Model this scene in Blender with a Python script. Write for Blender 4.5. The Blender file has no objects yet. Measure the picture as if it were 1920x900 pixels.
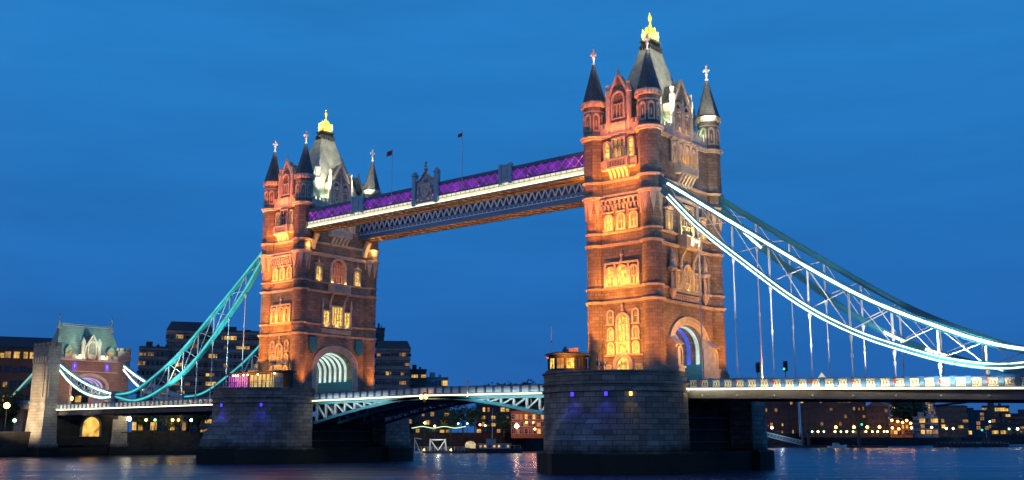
import bpy, bmesh, math, random
from math import sin, cos, pi, radians, sqrt, atan2
from mathutils import Vector, Matrix
random.seed(7)
scene = bpy.context.scene
COL = scene.collection

# ------------------------------------------------------------------ camera
cam_d = bpy.data.cameras.new("Camera")
cam = bpy.data.objects.new("Camera", cam_d); COL.objects.link(cam)
cam.location = (87.386, -140.591, -8.994)
cam.rotation_euler = (pi/2 + 0.1855, 0.0, 0.6953)
cam_d.sensor_width = 36.0
cam_d.lens = 1955.0/1920.0*36.0
cam_d.clip_start = 0.5
cam_d.clip_end = 12000
scene.camera = cam

# ------------------------------------------------------------------ world
SUN_EL, SUN_AZ = radians(1.0), radians(215)      # last glow, low behind the camera
world = bpy.data.worlds.new("World"); scene.world = world
world.use_nodes = True
nt = world.node_tree; N = nt.nodes; L = nt.links
for n in list(N): N.remove(n)
out = N.new("ShaderNodeOutputWorld"); bg = N.new("ShaderNodeBackground")
L.new(bg.outputs[0], out.inputs[0])
tc = N.new("ShaderNodeTexCoord")
sky = N.new("ShaderNodeTexSky"); sky.sky_type = 'NISHITA'; sky.sun_disc = False
sky.sun_elevation = SUN_EL; sky.sun_rotation = SUN_AZ
sky.air_density = 1.0; sky.dust_density = 0.6; sky.ozone_density = 6.0
sep = N.new("ShaderNodeSeparateXYZ"); L.new(tc.outputs["Generated"], sep.inputs[0])
ramp = N.new("ShaderNodeValToRGB"); L.new(sep.outputs["Z"], ramp.inputs[0])
cr = ramp.color_ramp
cr.elements[0].position = 0.0; cr.elements[0].color = (0.020, 0.104, 0.34, 1)
cr.elements[1].position = 1.0; cr.elements[1].color = (0.012, 0.075, 0.27, 1)
for p_, c_ in ((0.06, (0.0160, 0.122, 0.42, 1)), (0.20, (0.0175, 0.158, 0.48, 1)), (0.34, (0.0195, 0.198, 0.545, 1)), (0.55, (0.018, 0.17, 0.47, 1))):
    e = cr.elements.new(p_); e.color = c_
# long soft cloud veils, fixed to the sky directions
mp = N.new("ShaderNodeMapping"); mp.inputs["Scale"].default_value = (1.6, 1.6, 9.0)
mp.inputs["Rotation"].default_value = (0.10, -0.06, 0.3)
L.new(tc.outputs["Generated"], mp.inputs[0])
cn = N.new("ShaderNodeTexNoise"); cn.inputs["Scale"].default_value = 2.2; cn.inputs["Detail"].default_value = 6; cn.inputs["Roughness"].default_value = 0.55
L.new(mp.outputs[0], cn.inputs["Vector"])
cm = N.new("ShaderNodeMapRange"); cm.inputs[1].default_value = 0.3; cm.inputs[2].default_value = 0.7; cm.inputs[3].default_value = 0.92; cm.inputs[4].default_value = 1.08
L.new(cn.outputs["Fac"], cm.inputs[0])
mul = N.new("ShaderNodeMix"); mul.data_type = 'RGBA'; mul.blend_type = 'MULTIPLY'; mul.inputs[0].default_value = 1.0
L.new(ramp.outputs[0], mul.inputs[6]); L.new(cm.outputs[0], mul.inputs[7])
# afterglow on the side of the set sun (behind the photographer)
dot = N.new("ShaderNodeVectorMath"); dot.operation = 'DOT_PRODUCT'
dot.inputs[1].default_value = (sin(SUN_AZ), cos(SUN_AZ), 0.0)
L.new(tc.outputs["Generated"], dot.inputs[0])
gm = N.new("ShaderNodeMapRange"); gm.interpolation_type = 'SMOOTHSTEP'
gm.inputs[1].default_value = 0.15; gm.inputs[2].default_value = 1.0; gm.inputs[3].default_value = 0.0; gm.inputs[4].default_value = 0.75
L.new(dot.outputs["Value"], gm.inputs[0])
mixg = N.new("ShaderNodeMix"); mixg.data_type = 'RGBA'; L.new(gm.outputs[0], mixg.inputs[0])
L.new(mul.outputs[2], mixg.inputs[6]); mixg.inputs[7].default_value = (0.40, 0.385, 0.46, 1)
addn = N.new("ShaderNodeMix"); addn.data_type = 'RGBA'; addn.blend_type = 'ADD'; addn.inputs[0].default_value = 0.02
L.new(mixg.outputs[2], addn.inputs[6]); L.new(sky.outputs[0], addn.inputs[7])
L.new(addn.outputs[2], bg.inputs[0]); bg.inputs[1].default_value = 1.0

sun_d = bpy.data.lights.new("Sun", 'SUN'); sun_d.energy = 0.03; sun_d.angle = radians(20); sun_d.color = (1.0, 0.85, 0.75)
sun_o = bpy.data.objects.new("Sun", sun_d); COL.objects.link(sun_o)
sd = Vector((sin(SUN_AZ), cos(SUN_AZ), 0.12))
sun_o.rotation_euler = sd.to_track_quat('Z', 'Y').to_euler()

scene.view_settings.view_transform = 'Standard'
scene.view_settings.look = 'None'
scene.view_settings.exposure = 0.0
scene.view_settings.gamma = 1.0
scene.render.engine = 'CYCLES'
scene.cycles.use_denoising = True
scene.cycles.max_bounces = 6
scene.cycles.diffuse_bounces = 3
scene.cycles.sample_clamp_indirect = 6.0
scene.cycles.caustics_reflective = False
scene.cycles.caustics_refractive = False

WATER_Z = -14.2

# ------------------------------------------------------------------ materials
MATS = {}
def newmat(name):
    m = bpy.data.materials.new(name); m.use_nodes = True
    MATS[name] = m
    return m, m.node_tree.nodes, m.node_tree.links, m.node_tree.nodes["Principled BSDF"]

def mat_plain(name, col, rough=0.6, metal=0.0, var=0.15, scale=3.0, bump=0.0, spec=0.5):
    m, n, l, b = newmat(name)
    t = n.new("ShaderNodeTexCoord"); nz = n.new("ShaderNodeTexNoise")
    nz.inputs["Scale"].default_value = scale; nz.inputs["Detail"].default_value = 5
    l.new(t.outputs["Object"], nz.inputs["Vector"])
    mr = n.new("ShaderNodeMapRange"); mr.inputs[1].default_value = 0.3; mr.inputs[2].default_value = 0.7
    mr.inputs[3].default_value = 1-var; mr.inputs[4].default_value = 1+var
    l.new(nz.outputs["Fac"], mr.inputs[0])
    mx = n.new("ShaderNodeMix"); mx.data_type = 'RGBA'; mx.blend_type = 'MULTIPLY'; mx.inputs[0].default_value = 1
    mx.inputs[6].default_value = (*col, 1); l.new(mr.outputs[0], mx.inputs[7])
    l.new(mx.outputs[2], b.inputs["Base Color"])
    b.inputs["Roughness"].default_value = rough; b.inputs["Metallic"].default_value = metal
    b.inputs["Specular IOR Level"].default_value = spec
    if bump:
        bp = n.new("ShaderNodeBump"); bp.inputs["Strength"].default_value = bump; bp.inputs["Distance"].default_value = 0.1
        l.new(nz.outputs["Fac"], bp.inputs["Height"]); l.new(bp.outputs[0], b.inputs["Normal"])
    return m

def mat_block(name, c1, c2, mortar, bw, bh, msize=0.02, rough=0.85, bump=0.5, stain=0.35, tide=None, vscale=0.35):
    """coursed stone or brick, laid out in world metres on any upright face"""
    m, n, l, b = newmat(name)
    g = n.new("ShaderNodeNewGeometry"); s = n.new("ShaderNodeSeparateXYZ"); l.new(g.outputs["Position"], s.inputs[0])
    nn = n.new("ShaderNodeSeparateXYZ"); l.new(g.outputs["True Normal"], nn.inputs[0])
    # along-wall coordinate = x*|ny| + y*|nx|
    ax = n.new("ShaderNodeMath"); ax.operation = 'ABSOLUTE'; l.new(nn.outputs["X"], ax.inputs[0])
    ay = n.new("ShaderNodeMath"); ay.operation = 'ABSOLUTE'; l.new(nn.outputs["Y"], ay.inputs[0])
    gt = n.new("ShaderNodeMath"); gt.operation = 'GREATER_THAN'; l.new(ax.outputs[0], gt.inputs[0]); l.new(ay.outputs[0], gt.inputs[1])
    mxv = n.new("ShaderNodeMix"); mxv.data_type = 'FLOAT'; l.new(gt.outputs[0], mxv.inputs[0])
    l.new(s.outputs["X"], mxv.inputs[2]); l.new(s.outputs["Y"], mxv.inputs[3])
    cb = n.new("ShaderNodeCombineXYZ"); l.new(mxv.outputs[0], cb.inputs[0]); l.new(s.outputs["Z"], cb.inputs[1])
    br = n.new("ShaderNodeTexBrick"); l.new(cb.outputs[0], br.inputs["Vector"])
    br.inputs["Color1"].default_value = (*c1, 1); br.inputs["Color2"].default_value = (*c2, 1); br.inputs["Mortar"].default_value = (*mortar, 1)
    br.inputs["Scale"].default_value = 1.0; br.inputs["Mortar Size"].default_value = msize
    br.inputs["Brick Width"].default_value = bw; br.inputs["Row Height"].default_value = bh; br.inputs["Bias"].default_value = -0.1
    nz = n.new("ShaderNodeTexNoise"); nz.inputs["Scale"].default_value = vscale; nz.inputs["Detail"].default_value = 8; nz.inputs["Roughness"].default_value = 0.65
    l.new(g.outputs["Position"], nz.inputs["Vector"])
    mr = n.new("ShaderNodeMapRange"); mr.inputs[1].default_value = 0.3; mr.inputs[2].default_value = 0.7
    mr.inputs[3].default_value = 1-stain; mr.inputs[4].default_value = 1+stain*0.6
    l.new(nz.outputs["Fac"], mr.inputs[0])
    mx = n.new("ShaderNodeMix"); mx.data_type = 'RGBA'; mx.blend_type = 'MULTIPLY'; mx.inputs[0].default_value = 1
    l.new(br.outputs["Color"], mx.inputs[6]); l.new(mr.outputs[0], mx.inputs[7])
    last = mx.outputs[2]
    if tide is not None:
        ad = n.new("ShaderNodeMath"); ad.operation = 'MULTIPLY_ADD'; ad.inputs[1].default_value = 2.2
        l.new(nz.outputs["Fac"], ad.inputs[0]); l.new(s.outputs["Z"], ad.inputs[2])
        tm = n.new("ShaderNodeMapRange"); tm.inputs[1].default_value = tide+0.6; tm.inputs[2].default_value = tide+1.9
        l.new(ad.outputs[0], tm.inputs[0])
        mt = n.new("ShaderNodeMix"); mt.data_type = 'RGBA'; l.new(tm.outputs[0], mt.inputs[0])
        mt.inputs[6].default_value = (0.016, 0.018, 0.012, 1); l.new(last, mt.inputs[7]); last = mt.outputs[2]
    l.new(last, b.inputs["Base Color"])
    b.inputs["Roughness"].default_value = rough
    bp = n.new("ShaderNodeBump"); bp.inputs["Strength"].default_value = bump; bp.inputs["Distance"].default_value = 0.06
    hm = n.new("ShaderNodeMath"); hm.operation = 'MULTIPLY_ADD'; hm.inputs[1].default_value = -1.0; l.new(br.outputs["Fac"], hm.inputs[0]); l.new(nz.outputs["Fac"], hm.inputs[2])
    l.new(hm.outputs[0], bp.inputs["Height"]); l.new(bp.outputs[0], b.inputs["Normal"])
    return m

def mat_emit(name, col, strength, var=0.0, scale=1.5, base=(0.05, 0.05, 0.05)):
    m, n, l, b = newmat(name)
    b.inputs["Base Color"].default_value = (*base, 1); b.inputs["Roughness"].default_value = 0.4
    b.inputs["Emission Color"].default_value = (*col, 1); b.inputs["Emission Strength"].default_value = strength
    if var:
        g = n.new("ShaderNodeNewGeometry"); nz = n.new("ShaderNodeTexNoise"); nz.inputs["Scale"].default_value = scale
        nz.inputs["Detail"].default_value = 4; l.new(g.outputs["Position"], nz.inputs["Vector"])
        mr = n.new("ShaderNodeMapRange"); mr.inputs[1].default_value = 0.32; mr.inputs[2].default_value = 0.68
        mr.inputs[3].default_value = strength*(1-var); mr.inputs[4].default_value = strength*(1+var)
        l.new(nz.outputs["Fac"], mr.inputs[0]); l.new(mr.outputs[0], b.inputs["Emission Strength"])
    return m

STONE = mat_block("tower_stone", (0.36, 0.315, 0.25), (0.23, 0.20, 0.165), (0.12, 0.105, 0.09), 1.15, 0.52, 0.022, stain=0.42)
TRIM = mat_plain("portland_trim", (0.62, 0.57, 0.48), 0.8, var=0.18, scale=1.3, bump=0.25)
PIER = mat_block("pier_granite", (0.29, 0.268, 0.24), (0.15, 0.138, 0.125), (0.06, 0.06, 0.06), 1.7, 0.74, 0.035, stain=0.5, bump=0.8, tide=-10.9, vscale=0.22)
ABUT = mat_block("abutment_stone", (0.40, 0.36, 0.30), (0.30, 0.27, 0.23), (0.15, 0.13, 0.11), 1.6, 0.75, 0.03, stain=0.4, tide=-11.5, vscale=0.25)
SLATE = mat_block("roof_slate", (0.13, 0.15, 0.17), (0.09, 0.105, 0.12), (0.05, 0.055, 0.06), 0.5, 0.42, 0.03, rough=0.55, stain=0.35)
LEAD = mat_plain("lead_roof", (0.30, 0.33, 0.30), 0.55, var=0.25, scale=0.8, bump=0.1)
COPPER = mat_block("green_slate_roof", (0.28, 0.38, 0.33), (0.22, 0.31, 0.28), (0.12, 0.17, 0.15), 0.6, 0.45, 0.03, rough=0.6, stain=0.3)
TEAL = mat_plain("turquoise_paint", (0.03, 0.22, 0.32), 0.42, var=0.1)
BLUE = mat_plain("blue_paint", (0.035, 0.11, 0.23), 0.45, var=0.12)
WHITE = mat_plain("white_paint", (0.72, 0.74, 0.74), 0.45, var=0.08)
PALEBLUE = mat_plain("pale_blue_paint", (0.30, 0.42, 0.52), 0.45, var=0.1)
GOLD = mat_plain("gilding", (0.90, 0.68, 0.10), 0.38, metal=0.1, var=0.15, scale=4)
BRONZE = mat_plain("brown_soffit", (0.30, 0.21, 0.14), 0.6, var=0.25, scale=1.5)
RED = mat_plain("red_paint", (0.55, 0.03, 0.02), 0.4)
DARK = mat_plain("dark_metal", (0.035, 0.04, 0.045), 0.5)
STEELD = mat_plain("grey_girder", (0.14, 0.13, 0.13), 0.6, var=0.2, scale=0.7)
ASPH = mat_plain("asphalt", (0.05, 0.05, 0.052), 0.9, var=0.2, scale=1)
BANKM = mat_block("quay_wall_stone", (0.045, 0.042, 0.038), (0.03, 0.028, 0.026), (0.02, 0.02, 0.02), 1.5, 0.6, 0.03, stain=0.5, tide=-13.0)
GLASSD = mat_plain("dark_glass", (0.02, 0.03, 0.045), 0.08, var=0.2, scale=0.5, spec=0.8)
BRICKR = mat_block("red_brown_brick", (0.26, 0.115, 0.06), (0.20, 0.085, 0.045), (0.15, 0.11, 0.09), 0.6, 0.2, 0.02, stain=0.3)
BRICKD = mat_block("dark_warehouse_brick", (0.07, 0.056, 0.06), (0.05, 0.042, 0.048), (0.06, 0.05, 0.05), 0.6, 0.2, 0.02, stain=0.4)
CONC = mat_plain("weathered_concrete", (0.29, 0.25, 0.225), 0.85, var=0.25, scale=0.25, bump=0.1)
CONCD = mat_plain("dark_cladding", (0.055, 0.06, 0.07), 0.6, var=0.2, scale=0.2)
CONCL = mat_plain("pale_render", (0.35, 0.36, 0.38), 0.75, var=0.15, scale=0.3)
BARK = mat_plain("bark", (0.06, 0.045, 0.035), 0.9, var=0.3, scale=4)
LEAF = mat_plain("foliage", (0.045, 0.075, 0.028), 0.8, var=0.5, scale=0.6)
HULL = mat_plain("boat_hull", (0.03, 0.035, 0.05), 0.5)
CLOTHR = mat_plain("flag_cloth", (0.30, 0.05, 0.10), 0.8, var=0.4, scale=2)

LITWIN = mat_emit("lit_yellow_window", (1.0, 0.60, 0.10), 1.15, var=0.85, scale=2.2)
LITDIM = mat_emit("lit_amber_window", (1.0, 0.45, 0.10), 0.45, var=0.8, scale=0.9)
LITRED = mat_emit("lit_red_window", (0.75, 0.13, 0.05), 0.35, var=0.9, scale=1.0)
WINDK = mat_plain("unlit_window", (0.03, 0.035, 0.05), 0.12, var=0.3, spec=0.8)
CITYLIT = mat_emit("city_lit_window", (1.0, 0.56, 0.12), 0.85, var=0.75, scale=0.35)
CITYDIM = mat_emit("city_dim_window", (1.0, 0.5, 0.14), 0.35, var=0.7, scale=0.5)
LEDW = mat_emit("white_light_strip", (1.0, 0.96, 0.74), 3.0, var=0.55, scale=0.9)
LEDC = mat_emit("cyan_white_light_strip", (0.96, 1.0, 0.84), 2.8, var=0.55, scale=0.8)
LEDWARM = mat_emit("warm_light_strip", (1.0, 0.90, 0.55), 2.4)
LEDBAND = mat_emit("cream_light_band", (1.0, 0.93, 0.62), 0.95, var=0.12, scale=0.8)
GLOWTEAL = mat_emit("turquoise_chord_glow", (0.07, 0.66, 0.68), 1.0, var=0.3, scale=0.3)  # added glow standing in for light on the turquoise chord paint
LEDPUR = mat_emit("purple_glazing", (0.34, 0.015, 0.70), 0.42, var=0.75, scale=0.55)
LEDMAG = mat_emit("magenta_lamp", (0.8, 0.03, 0.95), 2.0)
LEDBLUE = mat_emit("blue_lamp", (0.06, 0.03, 1.0), 2.4)
RIBW = mat_emit("white_arch_light", (0.75, 1.0, 0.92), 0.85, var=0.3, scale=0.4)
RIBB = mat_emit("blue_arch_light", (0.05, 0.14, 1.0), 0.9, var=0.4, scale=0.4)
RIBV = mat_emit("violet_arch_light", (0.60, 0.52, 1.0), 0.8, var=0.3, scale=0.4)
LAMPY = mat_emit("yellow_lamp_globe", (1.0, 0.70, 0.20), 22.0)
LAMPO = mat_emit("orange_lamp_globe", (1.0, 0.34, 0.05), 26.0)
LAMPG = mat_emit("green_lamp_globe", (0.45, 1.0, 0.45), 6.0)
LAMPR = mat_emit("red_lamp", (1.0, 0.06, 0.02), 4.0)
SIGG = mat_emit("green_signal", (0.05, 1.0, 0.35), 2.5)
LAMPW = mat_emit("warm_white_lamp", (1.0, 0.85, 0.5), 40.0)
SHOPY = mat_emit("lit_shop_front", (0.95, 0.72, 0.22), 0.55, var=0.45, scale=0.8)
SHOPP = mat_emit("purple_shop_light", (0.75, 0.12, 0.85), 0.75, var=0.7, scale=0.9)

# water
WATER, n, l, b = newmat("river_water")
b.inputs["Base Color"].default_value = (0.005, 0.038, 0.12, 1); b.inputs["Roughness"].default_value = 0.3
b.inputs["IOR"].default_value = 1.33; b.inputs["Specular IOR Level"].default_value = 1.0
g = n.new("ShaderNodeNewGeometry")
def along(vx, vy):
    d = n.new("ShaderNodeVectorMath"); d.operation = 'DOT_PRODUCT'; d.inputs[1].default_value = (vx, vy, 0); l.new(g.outputs["Position"], d.inputs[0]); return d
mp = n.new("ShaderNodeCombineXYZ"); l.new(along(0.055*0.768, 0.055*0.64).outputs["Value"], mp.inputs[0]); l.new(along(-0.75*0.64, 0.75*0.768).outputs["Value"], mp.inputs[1])
w1 = n.new("ShaderNodeTexNoise"); w1.inputs["Scale"].default_value = 0.8; w1.inputs["Detail"].default_value = 2; w1.inputs["Roughness"].default_value = 0.6
l.new(mp.outputs[0], w1.inputs["Vector"])
bp = n.new("ShaderNodeBump"); bp.inputs["Strength"].default_value = 0.09; bp.inputs["Distance"].default_value = 0.5
l.new(w1.outputs["Fac"], bp.inputs["Height"]); l.new(bp.outputs[0], b.inputs["Normal"])
w2 = n.new("ShaderNodeTexNoise"); w2.inputs["Scale"].default_value = 0.5; w2.inputs["Detail"].default_value = 5
l.new(mp.outputs[0], w2.inputs["Vector"])
rr = n.new("ShaderNodeMapRange"); rr.inputs[1].default_value = 0.35; rr.inputs[2].default_value = 0.65; rr.inputs[3].default_value = 0.22; rr.inputs[4].default_value = 0.42
l.new(w2.outputs["Fac"], rr.inputs[0]); l.new(rr.outputs[0], b.inputs["Roughness"])

# ------------------------------------------------------------------ helpers
class MB:
    """collects shapes for ONE mesh; T maps local (a, b, c) to the thing's coordinates"""
    def __init__(self, T=None):
        self.v = []; self.f = []; self.m = []; self.T = T; self.cm = 0
    def add(self, vs, fs):
        o = len(self.v)
        for p in vs:
            self.v.append(tuple(self.T(*p)) if self.T else tuple(p))
        for f in fs:
            self.f.append([o+i for i in f]); self.m.append(self.cm)
        return self
    def box(self, x0, x1, y0, y1, z0, z1):
        return self.add([(x0,y0,z0),(x1,y0,z0),(x1,y1,z0),(x0,y1,z0),(x0,y0,z1),(x1,y0,z1),(x1,y1,z1),(x0,y1,z1)],
                 [(0,3,2,1),(4,5,6,7),(0,1,5,4),(1,2,6,5),(2,3,7,6),(3,0,4,7)])
    def loft(self, rings, cap0=True, cap1=True):
        n = len(rings[0]); vs = [p for r in rings for p in r]; fs = []
        for k in range(len(rings)-1):
            for i in range(n):
                j = (i+1) % n
                fs.append((k*n+i, k*n+j, (k+1)*n+j, (k+1)*n+i))
        if cap0: fs.append(tuple(range(n-1, -1, -1)))
        if cap1: fs.append(tuple((len(rings)-1)*n+i for i in range(n)))
        return self.add(vs, fs)
    def lathe(self, cx, cy, prof, n=8, rot=0.0):
        rings = [[(cx+r*cos(rot+2*pi*i/n), cy+r*sin(rot+2*pi*i/n), z) for i in range(n)] for r, z in prof]
        return self.loft(rings)
    def prism(self, poly, h0, h1, axis='z'):
        if axis == 'z': mk = lambda a, b, h: (a, b, h)
        elif axis == 'x': mk = lambda a, b, h: (h, a, b)
        else: mk = lambda a, b, h: (a, h, b)
        return self.loft([[mk(a, b, h0) for a, b in poly], [mk(a, b, h1) for a, b in poly]])
    def ring(self, outer, inner, h0, h1):
        """frame between two (a,z) outlines, from depth h0 to h1 (coords a,h,z)"""
        n = len(outer); vs = []
        for h in (h0, h1):
            vs += [(a, h, z) for a, z in outer]; vs += [(a, h, z) for a, z in inner]
        fs = []
        for i in range(n):
            j = (i+1) % n
            fs += [(2*n+i, 2*n+j, 3*n+j, 3*n+i), (i, n+i, n+j, j), (i, j, 2*n+j, 2*n+i), (n+i, 3*n+i, 3*n+j, n+j)]
        return self.add(vs, fs)
    def bar(self, p, q, w, h=None):
        h = h or w
        p = Vector(p); q = Vector(q); d = q-p
        if d.length < 1e-6: return self
        d.normalize()
        up = Vector((0,0,1)) if abs(d.z) < 0.95 else Vector((0,1,0))
        s = d.cross(up).normalized(); u = s.cross(d)
        s *= w/2; u *= h/2
        vs = [tuple(c+a*s+b_*u) for c in (p, q) for a, b_ in ((-1,-1),(1,-1),(1,1),(-1,1))]
        return self.add(vs, [(0,3,2,1),(4,5,6,7),(0,1,5,4),(1,2,6,5),(2,3,7,6),(3,0,4,7)])
    def tube(self, p, q, r0, r1=None, n=8):
        r1 = r0 if r1 is None else r1
        p = Vector(p); q = Vector(q); d = (q-p).normalized()
        up = Vector((0,0,1)) if abs(d.z) < 0.95 else Vector((0,1,0))
        s = d.cross(up).normalized(); u = s.cross(d)
        return self.loft([[tuple(c+r*(cos(2*pi*i/n)*s+sin(2*pi*i/n)*u)) for i in range(n)] for c, r in ((p, r0), (q, r1))])
    def ball(self, c, r, n=10, m=6, sz=1.0):
        prof = [(max(0.001, r*sin(pi*i/m)), c[2]-sz*r*cos(pi*i/m)) for i in range(m+1)]
        return self.lathe(c[0], c[1], prof, n)
    def sweep(self, pts, offs):
        """rectangular section given by offsets (dy, dn) along a polyline in the XZ plane: pts (x,z), n = in-plane normal"""
        rings = []
        for i, (x, z) in enumerate(pts):
            x0, z0 = pts[max(0, i-1)]; x1, z1 = pts[min(len(pts)-1, i+1)]
            L_ = sqrt((x1-x0)**2+(z1-z0)**2); nx, nz_ = -(z1-z0)/L_, (x1-x0)/L_
            rings.append([(x+dn*nx, dy, z+dn*nz_) for dy, dn in offs])
        return self.loft(rings)
    def mesh(self, name, mats, smooth=False):
        me = bpy.data.meshes.new(name)
        me.from_pydata(self.v, [], self.f)
        if not isinstance(mats, (list, tuple)): mats = [mats]
        for m in mats: me.materials.append(m)
        for p, k in zip(me.polygons, self.m): p.material_index = min(k, len(mats)-1)
        bm = bmesh.new(); bm.from_mesh(me); bmesh.ops.recalc_face_normals(bm, faces=bm.faces[:]); bm.to_mesh(me); bm.free()
        if smooth:
            for p in me.polygons: p.use_smooth = True
            try: me.set_sharp_from_angle(angle=radians(35))
            except Exception: pass
        me.update()
        return me
    def build(self, name, mats, parent=None, smooth=False):
        o = bpy.data.objects.new(name, self.mesh(name, mats, smooth)); COL.objects.link(o)
        if parent: o.parent = parent
        return o

def tag(o, label=None, cat=None, group=None, kind=None):
    if label: o["label"] = label
    if cat: o["category"] = cat
    if group: o["group"] = group
    if kind: o["kind"] = kind
    return o
def thing(name, label, cat, loc=(0,0,0), rz=0.0, group=None):
    o = bpy.data.objects.new(name, None); COL.objects.link(o); o.empty_display_size = 0.5
    o.location = loc; o.rotation_euler = (0, 0, rz)
    return tag(o, label, cat, group)
def linked(name, me, parent=None, loc=(0,0,0), rz=0.0):
    o = bpy.data.objects.new(name, me); COL.objects.link(o); o.location = loc; o.rotation_euler = (0,0,rz)
    if parent: o.parent = parent
    return o
def copy_tree(o, parent=None):
    c = o.copy(); COL.objects.link(c)
    if parent: c.parent = parent
    for ch in list(o.children): copy_tree(ch, c)
    return c

def light(kind, name, loc, target, power, color, parent=None, size=0.3, size_y=None, spot=60, blend=0.8):
    d = bpy.data.lights.new(name, kind); d.energy = power; d.color = color
    if kind == 'AREA':
        d.shape = 'RECTANGLE'; d.size = size; d.size_y = size_y or size
    elif kind == 'SPOT':
        d.spot_size = radians(spot); d.spot_blend = blend; d.shadow_soft_size = size
    else:
        d.shadow_soft_size = size
    o = bpy.data.objects.new(name, d); COL.objects.link(o); o.location = loc
    if target is not None:
        o.rotation_euler = (Vector(target)-Vector(loc)).to_track_quat('-Z', 'Y').to_euler()
    if parent: o.parent = parent
    return o

WLAMP = 0
def arch_pts(a0, a1, z0, z1, kind, n=8):
    """closed outline of an opening (a,z), starting bottom-left"""
    w = a1-a0; c = (a0+a1)/2
    pts = [(a0, z0), (a1, z0)]
    if kind == 'flat':
        return pts+[(a1, z1), (a0, z1)]
    if kind == 'round':
        r = w/2; zs = z1-r
        return pts+[(c+r*cos(pi*i/(2*n)), zs+r*sin(pi*i/(2*n))) for i in range(2*n+1)]
    if kind == 'low':
        h = w*0.28; zs = z1-h
        return pts+[(c+w/2*cos(pi*i/(2*n)), zs+h*sin(pi*i/(2*n))) for i in range(2*n+1)]
    # pointed
    rise = w*0.62; zs = z1-rise; R = (rise*rise+w*w/4)/w
    rs = []
    for i in range(n+1):
        t = i/n; z = zs+rise*t
        x = a1-R+sqrt(max(0, R*R-(z-zs)**2)); rs.append((x, z))
    ls = [(2*c-x, z) for x, z in reversed(rs[:-1])]
    return pts+rs+ls
def grow(pts, a0, a1, z0, z1, d, db=None):
    c = (a0+a1)/2; m = (z0+z1)/2; db = d if db is None else db
    sx = ((a1-a0)/2+d)/((a1-a0)/2)
    zc0, zc1 = z0-db, z1+d
    return [(c+(a-c)*sx, zc0+(z-z0)*(zc1-zc0)/(z1-z0)) for a, z in pts]

def window(parent, T, a0, a1, z0, z1, kind='pointed', pane=None, nm=1, trans=(), fw=0.22, fd=0.30, frame=None, sill=True):
    """a window on a facade: stone surround with mullions (part), glazing behind it (sub-part)"""
    frame = frame or TRIM
    inner = arch_pts(a0, a1, z0, z1, kind); outer = grow(inner, a0, a1, z0, z1, fw, 0.12)
    m = MB(T); m.ring(outer, inner, -0.02, fd)
    for k in range(nm):
        a = a0+(a1-a0)*(k+1)/(nm+1)
        top = z1 if kind == 'flat' else z1-(a1-a0)*(0.1 if nm % 2 and k == nm//2 else 0.30)
        m.box(a-0.06, a+0.06, -0.02, fd*0.55, z0, top)
    for t in trans:
        zt = z0+(z1-z0)*t; m.box(a0, a1, -0.02, fd*0.45, zt-0.06, zt+0.06)
    if sill: m.box(a0-fw*1.4, a1+fw*1.4, -0.02, fd+0.14, z0-0.3, z0-0.121)
    w = m.build('window', frame, parent)
    p = MB(T); p.prism(inner, 0.012, 0.045, 'y'); p.build('pane', pane or LITWIN, w)
    if WLAMP and T in (FY, FX) and pane is not WINDK:
        light('POINT','window_lamp',T((a0+a1)/2, 0.62, z0+0.45),None,WLAMP*(a1-a0)*(1.0 if T is FY else 0.6),(1.0,0.56,0.10),parent,0.08)
    return w

# ------------------------------------------------------------------ setting: water, banks
def shore_pts():
    return [(-185,-900),(-182,-300),(-181,-60),(-177.5,-16),(-175,12),(-166,55),(-156,101),(-143,142),(-138,230),(-137,309),(-118,430),(-97,562),(-30,800),(120,1150),(500,1800)]
sh = shore_pts()
m = MB(); m.add([(-6000,-6000,WATER_Z),(7000,-6000,WATER_Z),(7000,9000,WATER_Z),(-6000,9000,WATER_Z)], [(0,1,2,3)])
tag(m.build('river_water', WATER), 'smooth dark blue river with blurred reflections', kind='structure')
land = MB(); poly = sh+[(500,9000),(-6000,9000),(-6000,-900)]
land.prism(poly, WATER_Z-1.5, -9.3)
tag(land.build('riverbank_ground', ASPH), 'far river bank', kind='structure')
qw = MB()
for (x0,y0),(x1,y1) in zip(sh[:-1], sh[1:]):
    qw.bar((x0+0.3,y0,-11.9),(x1+0.3,y1,-11.9),1.2,7.2)
    qw.bar((x0+0.3,y0,-8.15),(x1+0.3,y1,-8.15),1.5,0.3)
tag(qw.build('quay_wall', BANKM), 'long dark stone quay wall along the far bank', 'wall')

# ------------------------------------------------------------------ bridge towers
PW, PD = 5.1, 9.2        # turret centre offsets
WX, WY = 5.4, 9.7        # wall planes
def FY(a, h, z): return (a, -(WY+h), z)
def FYb(a, h, z): return (-a, WY+h, z)
def FX(a, h, z): return (WX+h, a, z)
def FXm(a, h, z): return (-(WX+h), -a, z)

def course(parent, z0, z1, pr, r, name='string_course', mat=None):
    m = MB()
    for z_0, z_1, k in ((z0, z0+(z1-z0)*0.45, 0.55), (z0+(z1-z0)*0.45, z1, 1.0)):
        d = pr*k
        for s in (-1, 1):
            m.box(-PW, PW, s*(WY-0.1) if s > 0 else -(WY+d), (WY+d) if s > 0 else -(WY-0.1), z_0, z_1)
            m.box((WX-0.1) if s > 0 else -(WX+d), (WX+d) if s > 0 else -(WX-0.1), -PD, PD, z_0, z_1)
        for sx in (-1, 1):
            for sy in (-1, 1):
                m.lathe(sx*PW, sy*PD, [(r+d*0.7, z_0+0.003*k), (r+d*0.9, (z_0+z_1)/2), (r+d*0.8, z_1-0.003*k)], 16, pi/16)
    return m.build(name, mat or TRIM, parent)

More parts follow.
